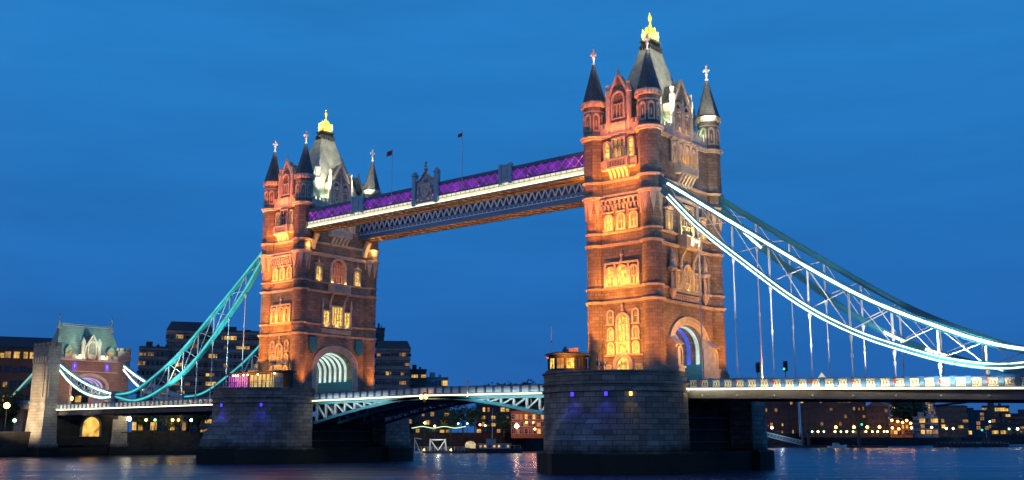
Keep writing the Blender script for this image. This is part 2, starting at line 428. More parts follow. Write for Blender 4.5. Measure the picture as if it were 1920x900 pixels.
def river_face(tw, T, lit):
    W1, W2, W3 = lit
    # street door
    window(tw, T, -1.15, 1.15, 0.0, 2.5, 'round', pane=W3, nm=2, trans=(0.42,), fw=0.6, fd=0.45, sill=False)
    for s in (-1, 1): window(tw, T, s*2.75-0.45, s*2.75+0.45, 0.0, 1.3, 'flat', pane=LITDIM, nm=0, fw=0.25)
    # stage 1
    window(tw, T, -0.85, 1.0, 5.0, 9.0, 'pointed', pane=W1, nm=2, trans=(0.35, 0.62), fw=0.32, fd=0.4)
    window(tw, T, -0.85, 1.0, 3.2, 4.55, 'flat', pane=W1, nm=2, fw=0.3, fd=0.4)
    for s in (-1, 1):
        c = 0.07+s*2.25
        window(tw, T, c-0.42, c+0.42, 7.7, 9.6, 'pointed', pane=LITDIM, nm=0, fw=0.24, trans=(0.5,))
        window(tw, T, c-0.42, c+0.42, 5.35, 6.95, 'pointed', pane=W1 if s < 0 else LITDIM, nm=1, fw=0.24)
        window(tw, T, c-0.42, c+0.42, 3.2, 4.7, 'pointed', pane=W1, nm=1, fw=0.24)
    m = MB(T); m.box(-3.4, 3.4, 0, 0.16, 2.72, 2.95)
    
    m.build('wall_band', TRIM, tw); m = MB(T)
    m.lathe(0.07, 0.35, [(0.05, 9.4), (0.28, 9.6), (0.12, 10.0), (0.24, 10.3), (0.02, 10.8)], 6)
    m.build('finial', TRIM, tw)
    # stage 2: one wide three-part window with a hood
    for a0, a1, z0, z1, nm in ((-0.8, 0.95, 13.5, 16.4, 2), (-2.55, -1.5, 13.5, 16.2, 1), (1.65, 2.7, 13.5, 16.2, 1)):
        window(tw, T, a0, a1, z0, z1, 'pointed', pane=LITDIM if a0 > 1.5 else W1, nm=nm, trans=(0.45,), fw=0.26, fd=0.36)
    m = MB(T)
    m.box(-3.05, 3.2, 0, 0.5, 16.75, 17.0)
    for a in (-2.95, -1.15, 1.3, 3.1): m.box(a-0.16, a+0.16, 0, 0.42, 13.2, 16.74)
    m.lathe(0.07, 0.3, [(0.05, 17.0), (0.3, 17.2), (0.14, 17.7), (0.3, 18.1), (0.1, 18.4), (0.02, 18.9)], 6)
    m.build('hood_moulding', TRIM, tw)
    # stage 3: three lancets under a corbel table
    for c in (-2.2, 0.1, 2.4):
        window(tw, T, c-0.5, c+0.5, 22.2, 24.4, 'pointed', pane=LITDIM if c > 0 else W1, nm=1, trans=(0.5,), fw=0.28, fd=0.34)
    m = MB(T)
    for c in (-2.2, 0.1, 2.4): m.box(c-0.85, c+0.85, 0, 0.42, 24.75, 24.95)
    m.box(-3.6, 3.6, 0, 0.30, 25.95, 26.15)
    for k in range(11): 
        a = -3.4+k*0.68
        m.box(a-0.17, a+0.17, 0, 0.45, 25.3, 25.94); m.box(a-0.15, a+0.15, 0, 0.25, 24.98, 25.29)
    m.box(-3.6, 3.6, 0, 0.62, 26.75, 26.98)
    for k in range(9):
        a = -3.4+k*0.85; m.box(a-0.2, a+0.2, 0, 0.5, 26.2, 26.74)
    m.build('corbel_table', TRIM, tw)
    # stage 4: oriel with balcony
    window(tw, T, -1.0, 1.0, 33.4, 36.3, 'flat', pane=W2, nm=2, trans=(0.55,), fw=0.3, fd=0.5)
    for s in (-1, 1): window(tw, T, s*2.2-0.42, s*2.2+0.42, 33.3, 36.1, 'pointed', pane=W1, nm=0, trans=(0.45,), fw=0.28, fd=0.34)
    bal = MB(T)
    bal.box(-3.2, 3.2, 0, 0.55, 31.55, 31.8); bal.box(-1.9, 1.9, 0, 1.15, 31.5, 31.82)
    bal.box(-1.9, 1.9, 0.95, 1.12, 32.85, 33.05)
    for k in range(13): a = -1.8+k*0.3; bal.box(a-0.06, a+0.06, 0.98, 1.1, 31.82, 32.86)
    for s in (-1, 1):
        bal.box(s*1.9-0.18, s*1.9+0.18, 0, 1.2, 31.7, 33.2)
        bal.box(s*2.55-0.66, s*2.55+0.66, 0.3, 0.42, 31.8, 32.9); bal.box(s*3.2-0.12, s*3.2+0.12, 0, 0.5, 31.7, 33.1)
    b_ = bal.build('balcony', TRIM, tw)
    for k in range(5):
        a = -1.5+k*0.75; cb = MB(T)
        cb.add([(a-0.2,0,29.8),(a+0.2,0,29.8),(a+0.2,0,31.5),(a-0.2,0,31.5),(a-0.2,0.35,30.2),(a+0.2,0.35,30.2),(a+0.2,1.1,31.5),(a-0.2,1.1,31.5),(a-0.2,0.5,30.9),(a+0.2,0.5,30.9)],
               [(0,1,5,4),(4,5,9,8),(8,9,6,7),(3,7,6,2),(0,4,8,7,3),(1,2,6,9,5)])
        cb.build('corbel', TRIM, b_)
    # gabled dormer
    d = MB(T)
    d.prism([(-1.9,37.0),(1.9,37.0),(1.9,43.4),(1.5,43.4),(0.35,46.3),(0,46.9),(-0.35,46.3),(-1.5,43.4),(-1.9,43.4)], -1.3, 0.15, 'y')
    d.box(-2.9, -1.95, -0.4, 0.2, 37.4, 39.3); d.box(1.95, 2.9, -0.4, 0.2, 37.4, 39.3)
    do = d.build('dormer', STONE, tw)
    d = MB(T)
    for s in (-1, 1):
        d.lathe(s*1.95, 0.1, [(0.42, 37.2), (0.42, 43.6), (0.52, 43.7), (0.5, 44.4), (0.36, 44.5), (0.36, 45.0), (0.42, 45.1), (0.42, 45.3)], 8, pi/8)
        d.bar((s*1.75, 0.1, 43.6), (0, 0.1, 47.0), 0.45, 0.3)
    d.box(-1.4, 1.4, 0.15, 0.5, 37.4, 39.0)
    d.ring(arch_pts(-1.25, 1.25, 39.6, 44.2, 'pointed'), arch_pts(-1.0, 1.0, 39.7, 43.85, 'pointed'), 0.15, 0.42)
    d.lathe(0, 0.1, [(0.16, 46.6), (0.28, 47.1), (0.1, 47.3), (0.2, 47.6), (0.02, 48.1)], 6)
    d.build('gable_trim', TRIM, do)
    for k in (-0.62, 0, 0.62):
        window(do, T, k-0.22, k+0.22, 39.9, 42.0, 'pointed', pane=WINDK, nm=0, trans=(0.5,), fw=0.1, fd=0.3, sill=False)
    r = MB(T)
    r.prism([(-1.75,43.2),(1.75,43.2),(0,46.4)], -3.4, -1.3, 'y')
    r.build('dormer_roof', SLATE, do)

def road_face(tw, T, lit, approach):
    W1, W2, W3 = lit
    # archivolts of the road arch
    m = MB(T)
    for k, (g_, h) in enumerate(((0.0, 0.10), (0.42, 0.26), (0.86, 0.42))):
        i_ = road_arch_outline(4.75+g_, 7.75+g_, 0.0); o_ = road_arch_outline(4.75+g_+0.40, 7.75+g_+0.40, 0.0)
        m.ring(o_, i_, -0.02, h)
    m.build('arch_moulding', TRIM, tw)
    # stage 2: great window with flanking lights and canopied niches
    P2 = W2
    window(tw, T, -1.35, 1.35, 12.9, 16.9, 'flat' if not approach else 'pointed', pane=P2, nm=3, trans=(0.33, 0.66), fw=0.3, fd=0.45)
    for s in (-1, 1):
        window(tw, T, s*2.75-0.75, s*2.75+0.75, 12.9, 15.9, 'flat', pane=P2, nm=1, trans=(0.45, 0.75), fw=0.24, fd=0.36)
        m = MB(T)
        for a in (s*1.85, s*3.8):
            m.lathe(a, 0.25, [(0.22, 12.6), (0.18, 12.9), (0.18, 16.6), (0.3, 16.8), (0.28, 17.3), (0.04, 18.6)], 6)
        if approach:
            c = s*4.95        # projecting canopied niche with a standing figure inside
            m.lathe(c, 0.5, [(0.15, 11.3), (0.6, 12.4), (0.62, 12.9)], 8, pi/8)
            for q in (-0.62, 0.62): m.tube((c+q, 0.75, 12.9), (c+q, 0.75, 15.7), 0.13)
            m.lathe(c, 0.5, [(0.26, 12.9), (0.34, 13.2), (0.24, 14.3), (0.30, 14.8), (0.12, 15.0), (0.16, 15.25), (0.03, 15.45)], 8)
            m.lathe(c, 0.5, [(0.8, 15.7), (0.85, 16.1), (0.45, 16.4), (0.4, 17.2), (0.5, 17.3), (0.05, 19.2)], 8, pi/8)
        m.build('niche' if approach else 'pinnacle_shaft', TRIM, tw)
    m = MB(T); m.box(-3.9, 3.9, 0, 0.3, 12.1, 12.35)
    for k in range(14): a = -3.7+k*0.57; m.box(a-0.2, a+0.2, 0, 0.22, 11.45, 12.05)
    m.build('carved_band', TRIM, tw)
    # stage 3: balcony, big window, two small hooded windows
    window(tw, T, -1.7, 1.7, 21.9, 26.2 if approach else 26.6, 'flat' if approach else 'round', pane=LITRED if not approach else WINDK, nm=4, trans=(0.3, 0.62), fw=0.4, fd=0.5)
    for s in (-1, 1):
        window(tw, T, s*5.2-0.62, s*5.2+0.62, 22.0, 24.9, 'pointed', pane=W1, nm=1, trans=(0.5,), fw=0.28, fd=0.4)
        m = MB(T); m.box(s*5.2-1.05, s*5.2+1.05, 0, 0.6, 25.2, 25.45); m.lathe(s*5.2, 0.3, [(0.7, 25.45), (0.25, 25.7), (0.1, 26.2), (0.03, 26.9)], 6)
        for q in (-0.95, 0.95): m.tube((s*5.2+q, 0.3, 21.8), (s*5.2+q, 0.3, 25.2), 0.1)
        m.build('window_hood', TRIM, tw)
    b_ = MB(T); b_.box(-2.3, 2.3, 0, 1.6, 19.55, 19.85); b_.box(-2.3, 2.3, 1.42, 1.6, 21.1, 21.35)
    for k in range(16): a = -2.2+k*0.293; b_.box(a-0.07, a+0.07, 1.46, 1.57, 19.85, 21.1)
    for s in (-1, 1):
        b_.box(s*2.2-0.15, s*2.2+0.15, 0, 1.66, 19.7, 21.6)
    bo = b_.build('balcony', TRIM, tw)
    for a in (-1.9, 1.9):
        cb = MB(T)
        for i in range(7):
            t0, t1 = i/7, (i+1)/7
            f = lambda t: (a, 0.15+1.2*t**1.8, 17.0+2.5*t)
            cb.bar(f(t0), f(t1), 0.3, 0.34)
        cb.build('balcony_bracket', TRIM, bo)
    # stage 4: four lancets between shafts, central balcony on corbels
    for k in range(4):
        c = -3.0+k*2.0
        window(tw, T, c-0.55, c+0.55, 33.3, 36.2, 'pointed', pane=W3 if approach else LITDIM, nm=1, trans=(0.5,), fw=0.25, fd=0.36)
    m = MB(T)
    for k in range(5):
        a = -4.0+k*2.0; m.lathe(a, 0.4, [(0.24, 32.8), (0.16, 33.2), (0.16, 36.2), (0.34, 36.5), (0.34, 36.9)], 6)
    m.build('shaft', TRIM, tw)
    b_ = MB(T); b_.box(-2.7, 2.7, 0, 1.2, 31.4, 31.65); b_.box(-2.7, 2.7, 1.0, 1.18, 32.7, 32.92)
    for k in range(18): a = -2.6+k*0.305; b_.box(a-0.07, a+0.07, 1.04, 1.15, 31.65, 32.7)
    for s in (-1, 1): b_.box(s*2.6-0.15, s*2.6+0.15, 0, 1.25, 31.5, 33.1)
    bo = b_.build('balcony', TRIM, tw)
    for k in range(5):
        a = -1.9+k*0.95; cb = MB(T)
        for i in range(5):
            t0, t1 = i/5, (i+1)/5
            f = lambda t: (a, 0.1+1.0*t**1.6, 29.6+1.75*t)
            cb.bar(f(t0), f(t1), 0.34, 0.42)
        cb.build('corbel', TRIM, bo)
    # twin gabled dormer
    d = MB(T)
    d.prism([(-2.8,37.0),(2.8,37.0),(2.8,43.0),(2.4,43.2),(1.6,44.2),(0.4,46.6),(0,47.2),(-0.4,46.6),(-1.6,44.2),(-2.4,43.2),(-2.8,43.0)], -1.6, 0.12, 'y')
    do = d.build('dormer', STONE, tw)
    d = MB(T)
    for s in (-1, 1):
        d.lathe(s*2.75, 0.05, [(0.4, 37.2), (0.4, 43.2), (0.5, 43.3), (0.48, 44.3), (0.32, 44.4), (0.32, 45.2), (0.4, 45.3), (0.4, 45.5)], 8, pi/8)
        d.bar((s*2.5, 0.1, 43.3), (0, 0.1, 47.3), 0.45, 0.3)
        c = s*1.25
        d.ring(arch_pts(c-1.0, c+1.0, 38.4, 43.3, 'pointed'), arch_pts(c-0.8, c+0.8, 38.5, 43.0, 'pointed'), 0.12, 0.4)
        d.lathe(c, 0.2, [(0.5, 41.5), (0.55, 41.8), (0.5, 42.1)], 8)
    d.lathe(0, 0.25, [(0.2, 37.2), (0.2, 43.0), (0.3, 43.2), (0.05, 44.5)], 6)
    d.build('gable_trim', TRIM, do)
    for s in (-1, 1):
        window(do, T, s*1.25-0.55, s*1.25+0.55, 38.4, 41.2, 'pointed', pane=LITRED if not approach else LITDIM, nm=1, trans=(0.5,), fw=0.12, fd=0.3, sill=False)
    r = MB(T); r.prism([(-2.6,43.0),(2.6,43.0),(0,46.8)], -3.6, -1.6, 'y'); r.build('dormer_roof', SLATE, do)

def road_arch_outline(hw, zc, z0, n=12):
    rise = hw*0.72; zs = zc-rise
    return [(-hw, z0), (hw, z0)]+[(hw*cos(pi*i/n), zs+rise*sin(pi*i/n)) for i in range(n+1)]

def build_tower(label, loc, rz, lit, near):
    tw = thing('bridge_tower', label, 'tower', loc, rz)
    # body with the road passage cut through it
    m = MB(); hw, zc = 4.75, 7.75
    arc = [(hw*cos(pi*i/14), zc-hw*0.72+hw*0.72*sin(pi*i/14)) for i in range(15)]
    poly = [(-WY,-1.6),(-hw,-1.6)]+arc[::-1]+[(hw,-1.6),(WY,-1.6),(WY,37.4),(-WY,37.4)]
    m.prism(poly, -WX, WX, 'x')
    m.build('wall', STONE, tw)
    # turrets
    for sx in (-1, 1):
        for sy in (-1, 1):
            cx, cy = sx*PW, sy*PD
            m = MB()
            m.lathe(cx, cy, [(1.95,-1.4),(1.95,0.5),(1.75,0.75),(1.75,1.0),(1.5,1.15),(1.48,26.4),(1.72,27.0),(1.72,27.6)], 16, pi/16)
            m.lathe(cx, cy, [(1.82,27.6),(1.82,37.0)], 8, pi/8)
            m.lathe(cx, cy, [(1.78,37.0),(1.78,42.3)], 8, pi/8)
            tu = m.build('corner_turret', STONE, tw, smooth=True)
            # pointed corbel leaves where the round shaft turns octagonal
            m = MB()
            for k in range(8):
                an = pi/4*k; ca, sa = cos(an), sin(an); ta = (-sa, ca); r = 1.76; w = 0.55
                q = lambda a, rr, z: (cx+rr*ca+a*ta[0], cy+rr*sa+a*ta[1], z)
                m.add([q(-w,r,27.0), q(w,r,27.0), q(0,r-0.12,23.9), q(-w,r-0.4,27.0), q(w,r-0.4,27.0), q(0,r-0.35,23.9)], [(0,2,1),(3,4,5),(0,1,4,3),(0,3,5,2),(1,2,5,4)])
            m.build('corbel_leaf_ring', TRIM, tu)
            # blind arcade of the top stage
            m = MB()
            for k in range(8):
                an = pi/4*k; ca, sa = cos(an), sin(an); ta = (-sa, ca)
                Tq = lambda a, h, z, ca=ca, sa=sa, ta=ta: (cx+(1.66+h)*ca+a*ta[0], cy+(1.66+h)*sa+a*ta[1], z)
                m.T = Tq
                m.ring(arch_pts(-0.52,0.52,38.2,41.2,'pointed'), arch_pts(-0.34,0.34,38.4,40.8,'pointed'), -0.05, 0.13)
                m.box(-0.10,0.10,-0.05,0.12,38.9,40.0)
            m.T = None
            m.build('blind_arcade', TRIM, tu)
            m = MB()
            m.lathe(cx, cy, [(1.84,41.4),(1.84,41.6)], 8, pi/8)
            m.lathe(cx, cy, [(1.84,42.25),(2.0,42.5),(2.2,42.75),(2.2,43.05),(2.05,43.2)], 8, pi/8)
            for k in range(24):
                an = 2*pi*k/24; x, y = cx+2.02*cos(an), cy+2.02*sin(an)
                m.box(x-0.11,x+0.11,y-0.11,y+0.11,42.3,42.72)
            m.build('turret_cornice', TRIM, tu)
            m = MB(); m.lathe(cx, cy, [(2.12,43.15),(1.95,43.35),(1.05,46.6),(0.28,49.6),(0.22,49.9)], 8, pi/8)
            m.build('spire_roof', SLATE, tu)
            m = MB(); m.lathe(cx, cy, [(0.25,49.8),(0.34,49.95),(0.16,50.1),(0.14,50.7),(0.3,50.9),(0.14,51.1)], 8)
            m.box(cx-0.13,cx+0.13,cy-0.13,cy+0.13,51.0,52.3)
            m.bar((cx-0.5,cy-0.0,51.55),(cx+0.5,cy,51.55),0.22,0.26); m.bar((cx,cy-0.5,51.55),(cx,cy+0.5,51.55),0.2,0.24)
            for q in ((0.5,0),(-0.5,0),(0,0.5),(0,-0.5)): m.ball((cx+q[0],cy+q[1],51.55),0.2,8,4)
            m.ball((cx,cy,52.35),0.22,8,4)
            m.build('finial', WHITE, tu)
    # string courses
    course(tw, 10.75, 11.15, 0.42, 1.5); course(tw, 12.9, 13.2, 0.30, 1.5)
    course(tw, 19.55, 19.95, 0.42, 1.5); course(tw, 21.5, 21.8, 0.30, 1.5)
    course(tw, 27.0, 27.6, 0.50, 1.72); course(tw, 29.55, 29.95, 0.34, 1.82)
    course(tw, 36.75, 37.4, 0.55, 1.82, 'cornice')
    # battlements
    m = MB()
    for s in (-1, 1):
        m.box(-PW,PW, s*(WY+0.05)-0.2, s*(WY+0.05)+0.2, 37.42,38.5)
        m.box(s*(WX+0.05)-0.2, s*(WX+0.05)+0.2, -PD,PD, 37.42,38.5)
        for k in range(8):
            a = -3.3+k*0.943
            m.box(a-0.24,a+0.24, s*(WY+0.05)-0.22, s*(WY+0.05)+0.22, 38.51,39.2)
        for k in range(15):
            a = -7.0+k*1.0
            m.box(s*(WX+0.05)-0.22, s*(WX+0.05)+0.22, a-0.26,a+0.26, 38.51,39.2)
    m.build('battlement', TRIM, tw)
    # main roof
    m = MB()
    pr = [(37.5,4.55,8.7),(40,4.0,7.35),(44,3.1,5.6),(48,2.25,4.0),(52,1.32,2.25),(54.1,0.95,1.55)]
    m.loft([[(-a,-b_,z),(a,-b_,z),(a,b_,z),(-a,b_,z)] for z,a,b_ in pr])
    rf = m.build('main_roof', LEAD, tw)
    m = MB(); m.box(-1.05,1.05,-1.65,1.65,54.1,54.35); m.box(-0.9,0.9,-1.45,1.45,54.35,54.95); m.box(-1.15,1.15,-1.7,1.7,54.95,55.2)
    for k in range(7):
        y = -1.5+k*0.5
        for s in (-1,1): m.lathe(s*1.1, y, [(0.16,53.3),(0.22,53.7),(0.2,54.1)], 6)
    for k in range(4):
        x = -0.75+k*0.5
        for s in (-1,1): m.lathe(x, s*1.68, [(0.16,53.3),(0.22,53.7),(0.2,54.1)], 6)
    m.build('roof_platform', DARK, rf)
    # gilded crown
    m = MB(lambda x, y, z: (x*0.76, y*0.72, z))
    for a, b_, t in ((-1.05,-1.75,0),(1.05,-1.75,0),(1.05,1.75,0),(-1.05,1.75,0)):
        m.lathe(a*0.9, b_*0.9, [(0.16,55.2),(0.2,55.7),(0.1,55.9),(0.26,56.3),(0.12,56.6),(0.2,56.8),(0.03,57.3)], 8)
    for s in (-1,1):
        for k in range(5):
            a = -0.8+k*0.4; m.box(a-0.1,a+0.1,s*1.75-0.05,s*1.75+0.05,55.2,56.15)
        for k in range(8):
            y = -1.5+k*0.43; m.box(s*1.1-0.05,s*1.1+0.05,y-0.1,y+0.1,55.2,56.15)
        m.box(-1.1,1.1,s*1.75-0.09,s*1.75+0.09,56.0,56.25); m.box(s*1.1-0.09,s*1.1+0.09,-1.75,1.75,56.0,56.25)
        m.lathe(0, s*1.75, [(0.2,56.2),(0.4,56.5),(0.16,56.8),(0.26,57.0),(0.03,57.4)], 8); m.lathe(s*1.1, 0, [(0.2,56.2),(0.42,56.6),(0.16,56.9),(0.28,57.2),(0.03,57.6)], 8)
    for sx in (-1,1):
        for sy in (-1,1):
            pts = [(sx*0.95,sy*1.5,56.1),(sx*0.6,sy*0.9,56.7),(sx*0.3,sy*0.45,57.4),(0,0,58.2)]
            for p_, q_ in zip(pts[:-1],pts[1:]): m.bar(p_,q_,0.28,0.3)
    m.lathe(0,0,[(0.7,55.2),(0.55,56.6),(0.45,57.4),(0.3,58.0),(0.16,58.5),(0.2,58.7),(0.42,59.1),(0.5,59.45),(0.3,59.8),(0.14,59.95),(0.2,60.1),(0.02,60.4)], 10)
    for k in range(10):
        an = 2*pi*k/10+0.3; m.lathe(0.75*cos(an),1.25*sin(an),[(0.1,55.2),(0.16,56.3),(0.3,56.7+0.25*(k%3)),(0.12,57.0+0.25*(k%3)),(0.02,57.4+0.25*(k%3))],6)
    m.build('crown', GOLD, rf, smooth=True)
    # chimneys by the dormers
    m = MB()
    for sx in (-1,1):
        m.lathe(sx*3.3, -4.4, [(0.55,37.5),(0.55,43.4),(0.7,43.5),(0.7,43.9),(0.5,44.0),(0.5,45.8),(0.62,45.9),(0.62,46.2)], 8, pi/8)
        m.lathe(sx*3.3, 4.4, [(0.55,37.5),(0.55,43.4),(0.7,43.5),(0.7,43.9),(0.5,44.0),(0.5,45.8),(0.62,45.9),(0.62,46.2)], 8, pi/8)
    m.build('chimney', CONCL, tw)
    river_face(tw, FY, lit['river']); river_face(tw, FYb, lit['river'])
    road_face(tw, FX, lit['approach'], True); road_face(tw, FXm, lit['centre'], False)
    # light ribs inside the passage
    cols = (RIBW, RIBB, RIBV, RIBW, RIBB, RIBW) if near else (RIBW,)*6
    for k in range(6):
        x = 4.4-k*1.6; m = MB()
        hw2, rise = 4.55, 4.55*0.72
        pts = [(hw2*cos(pi*i/24), 7.6-rise+rise*sin(pi*i/24)) for i in range(-4,29)]
        pts = [(a if 0 <= i-4 <= 24 else (hw2 if i < 4 else -hw2), z if 0 <= i-4 <= 24 else 7.6-rise-(4-i if i < 4 else i-28)*0.55) for i,(a,z) in enumerate(pts)]
        rings = [[(x-0.28,a,z),(x+0.28,a,z),(x+0.28,a*0.965,z-0.14),(x-0.28,a*0.965,z-0.14)] for a,z in pts]
        m.loft(rings); m.build('light_rib', cols[k], tw)
    # panelled dado in the passage and stone guard niches beside the arch
    for s in (-1,1):
        m = MB(); m.box(-WX+0.1,WX-0.1, s*4.72-0.06, s*4.72+0.06 , -1.5, 2.4); m.build('passage_panel', TEAL, tw)
    for s in (-1,1):
        m = MB(FX); c = s*5.35
        m.box(c-0.9,c+0.9,0,1.9,-1.6,0.9); m.box(c-1.05,c+1.05,0,2.05,0.9,1.2)
        m.box(c-0.8,c+0.8,0,1.5,1.2,4.4)
        m.ring(arch_pts(c-0.75,c+0.75,1.25,4.3,'pointed'), arch_pts(c-0.5,c+0.5,1.4,3.9,'pointed'), 1.5, 1.75)
        m.add([(c-1.05,0,4.4),(c+1.05,0,4.4),(c+1.05,2.0,4.4),(c-1.05,2.0,4.4),(c-1.05,0,5.9),(c+1.05,0,5.9)],[(0,3,2,1),(2,3,4,5),(0,1,5,4),(0,4,3),(1,2,5)])
        m.build('guard_niche', TRIM, tw)
        m = MB(FXm)      # enamelled shields flanking the arch of the river side
        c = s*6.1; m.box(c-1.0,c+1.0,0.05,0.55,8.2,10.4); m.add([(c-1.0,0.05,8.2),(c+1.0,0.05,8.2),(c+1.0,0.55,8.2),(c-1.0,0.55,8.2),(c,0.05,7.2),(c,0.55,7.2)],[(0,1,4),(2,3,5),(0,4,5,3),(1,2,5,4)])
        m.build('shield_panel', TEAL, tw)
        m = MB(FXm)
        for i in range(6):
            t0,t1 = i/6,(i+1)/6; f = lambda t: (s*7.0, 0.2+1.5*t**1.6, 28.2+3.1*t)
            m.bar(f(t0), f(t1), 0.9, 0.8)
        m.build('walkway_bracket', TRIM, tw)
    return tw

WLAMP = 15
tower_n = build_tower('nearer tall gothic stone bridge tower, floodlit orange, with bright yellow windows facing the river', (0,0,0), 0,
    dict(river=(LITWIN, LITDIM, LITWIN), approach=(LITWIN, LITDIM, LITDIM), centre=(LITWIN, LITDIM, LITWIN)), True)
WLAMP = 0
tower_f = build_tower('farther gothic bridge tower, floodlit orange, with green lit arch facing the bascules', (-82.3,0,0), pi,
    dict(river=(LITDIM, WINDK, LITDIM), approach=(LITDIM, LITDIM, LITDIM), centre=(LITWIN, LITWIN, LITDIM)), False)

# floodlights of the towers (coordinates of the world, some added in mid-air)
ORANGE = (1.0, 0.265, 0.022); AMBER = (1.0, 0.38, 0.04); PINKO = (1.0, 0.20, 0.04); WARMW = (1.0, 0.78, 0.45); GREENW = (0.80, 1.0, 0.66)
def tower_lights(X0, k, near):
    def A(x, y, z, tx, ty, tz, P, c, sx, sy=0.25): light('AREA','ledge_light',(X0+x,y,z),(X0+tx,ty,tz),P*k*(2.9 if near else 3.9),c,None,sx,sy)
    def S(x, y, z, tx, ty, tz, P, c, sp, sz=0.3): light('SPOT','floodlight',(X0+x,y,z),(X0+tx,ty,tz),P*k*(1.4 if near else 1.7),c,None,sz,spot=sp)
    # river face ledges
    for z, P, c in ((3.05,70,AMBER),(13.35,150,ORANGE),(22.0,150,ORANGE),(30.1,120,ORANGE),(37.55,60,PINKO)):
        A(0.1,-11.0,z, 0.1,-10.4,z+3, P, c, 6.4)
    A(0.1,-10.9,27.7, 0.1,-10.45,30.5, 60, ORANGE, 6.4); A(0.1,-10.9,11.3,0.1,-10.4,14,70,ORANGE,6.4)
    A(0.1,-10.95,20.1,0.1,-10.5,23,60,ORANGE,6.4)
    # floods from the pier
    S(-4,-21.5,0.6, -3,-9.5,9, 11000, ORANGE, 85); S(4,-21.5,0.6, 2,-9.5,10, 7000, ORANGE, 80)
    S(-9.9,-9.9,0.3, -5.6,-9.3,16, 9000, ORANGE, 80)
    S(-1.5,-21.6,0.6, -2.5,-9.5,38, 84000, PINKO, 30)
    S(3,-21,0.6, 2,-9.7,41, 70000, PINKO, 24)
    # warm wash on the road faces, from the deck
    # roof lights behind the battlements
    for sx in (-1,1):
        for sy in (-1,1):
            light('POINT','roof_light',(X0+sx*4.6,sy*6.4,39.2),None,170*k,GREENW,None,0.3)
    for s in (-1,1):
        light('SPOT','roof_flood',(X0+s*5.2,-3.8,38.4),(X0+s*1.5,0,49),2600*k,GREENW,None,0.3,spot=80)
        light('SPOT','roof_flood',(X0+s*5.2,3.8,38.4),(X0+s*1.5,0,49),2600*k,GREENW,None,0.3,spot=80)
    for s in (-1,1):
        light('SPOT','roof_flood',(X0+7.4,s*6.2,38.2),(X0+1.9,s*1.6,48.5),26000*k,(1.0,0.84,0.58),None,0.3,spot=42)  # added floods in mid-air outside the battlements, brightening the roof
    light('SPOT','spire_flood',(X0+8.5,3.4,37.0),(X0+PW,PD,47.2),22000*k,(1.0,0.82,0.55),None,0.2,spot=26)  # added spot in mid-air beyond the wall, brightening the spire
    # crown
    for dx, dy in ((1.7,-2.0),(1.7,1.6),(-1.3,-2.2)):
        light('POINT','crown_light',(X0+dx*0.95,dy*0.95,56.6),None,650*k,(1.0,0.86,0.35),None,0.15)
    light('SPOT','crown_flood',(X0+1.6,-2.6,56.6),(X0,0,59.4),2600*k,(1.0,0.9,0.5),None,0.15,spot=60)
    for sx, sy in ((1,-1),(1,1),(-1,-1)):
        light('POINT','finial_light',(X0+sx*PW+0.9,sy*PD-0.5,50.3),None,60*k,(1,0.92,0.85),None,0.1)
tower_lights(0, 1.0, True)
tower_lights(-82.3, 1.0, False)
# near tower, approach face
def AX(y, z, P, c, sy=0.3, sx=8.0): light('AREA','ledge_light',(6.7,y,z),(6.2,y,z+3),P,c,None,sx,0.25)
light('SPOT','floodlight',(17,-4.5,-0.8),(5.4,0.5,10),7500,AMBER,None,0.3,spot=95)
light('SPOT','base_fill_flood',(26,-3,4.5),(6,0,3),9000,(1,0.5,0.15),None,0.3,spot=50)  # added spot above the road to brighten the tower base
light('SPOT','floodlight',(20,3,-0.8),(5.4,1,30),17000,AMBER,None,0.3,spot=50)
light('SPOT','floodlight',(14,8.6,-0.8),(5.4,9,10),7500,ORANGE,None,0.3,spot=75)
light('SPOT','floodlight',(12.5,-8.7,-0.8),(6.4,-9.3,8),5500,ORANGE,None,0.3,spot=75)
for z, P, c in ((13.3,130,(1,0.6,0.22)),(21.9,60,(1,0.6,0.22)),(33.0,240,AMBER),(29.9,50,(1,0.5,0.15)),(37.5,40,PINKO)):
    light('AREA','ledge_light',(6.75,0,z),(6.3,0,z+3),P,c,None,0.25,11.0)
for y in (-0.8, 0.9): light('POINT','balcony_lamp_light',(6.5,y,20.9),None,900,(1.0,0.75,0.3),None,0.15)
light('POINT','arch_light',(3.5,0,3.0),None,160,(0.55,0.65,1.0),None,0.3)
# far tower, face towards the middle of the bridge
for z, P, c in ((13.3,90,AMBER),(21.9,110,AMBER),(11.3,20,AMBER)):
    light('AREA','ledge_light',(-75.5,0,z),(-76.2,0,z+3),P,c,None,0.25,11.0)
light('POINT','arch_light',(-79,0,3.0),None,120,(0.8,1.0,0.7),None,0.3)
light('SPOT','floodlight',(-72.5,8.6,-0.8),(-77.2,9.4,9),4500,ORANGE,None,0.3,spot=70)
light('SPOT','floodlight',(-72.5,-8.6,-0.8),(-77.0,-9.4,9),4500,ORANGE,None,0.3,spot=70)
light('SPOT','floodlight',(-64,-3,1.0),(-77,0,13),1300,AMBER,None,0.3,spot=80)
light('POINT','bracket_light',(-75.2,-8.9,28.6),None,260,(1.0,0.42,0.08),None,0.2)
light('POINT','bracket_light',(-75.2,8.6,29.2),None,420,(1.0,0.42,0.08),None,0.2)
for y,z in ((-2.75,13.1),(0,13.1),(2.75,13.1),(-5.2,22.3),(5.2,22.3),(-1.7,22),(1.7,22)): light('POINT','window_lamp',(-76.25,y,z),None,26,(1.0,0.56,0.12),None,0.08)
light('POINT','bracket_light',(-76.0,9.5,26.2),None,130,(1.0,0.05,0.03),None,0.2)
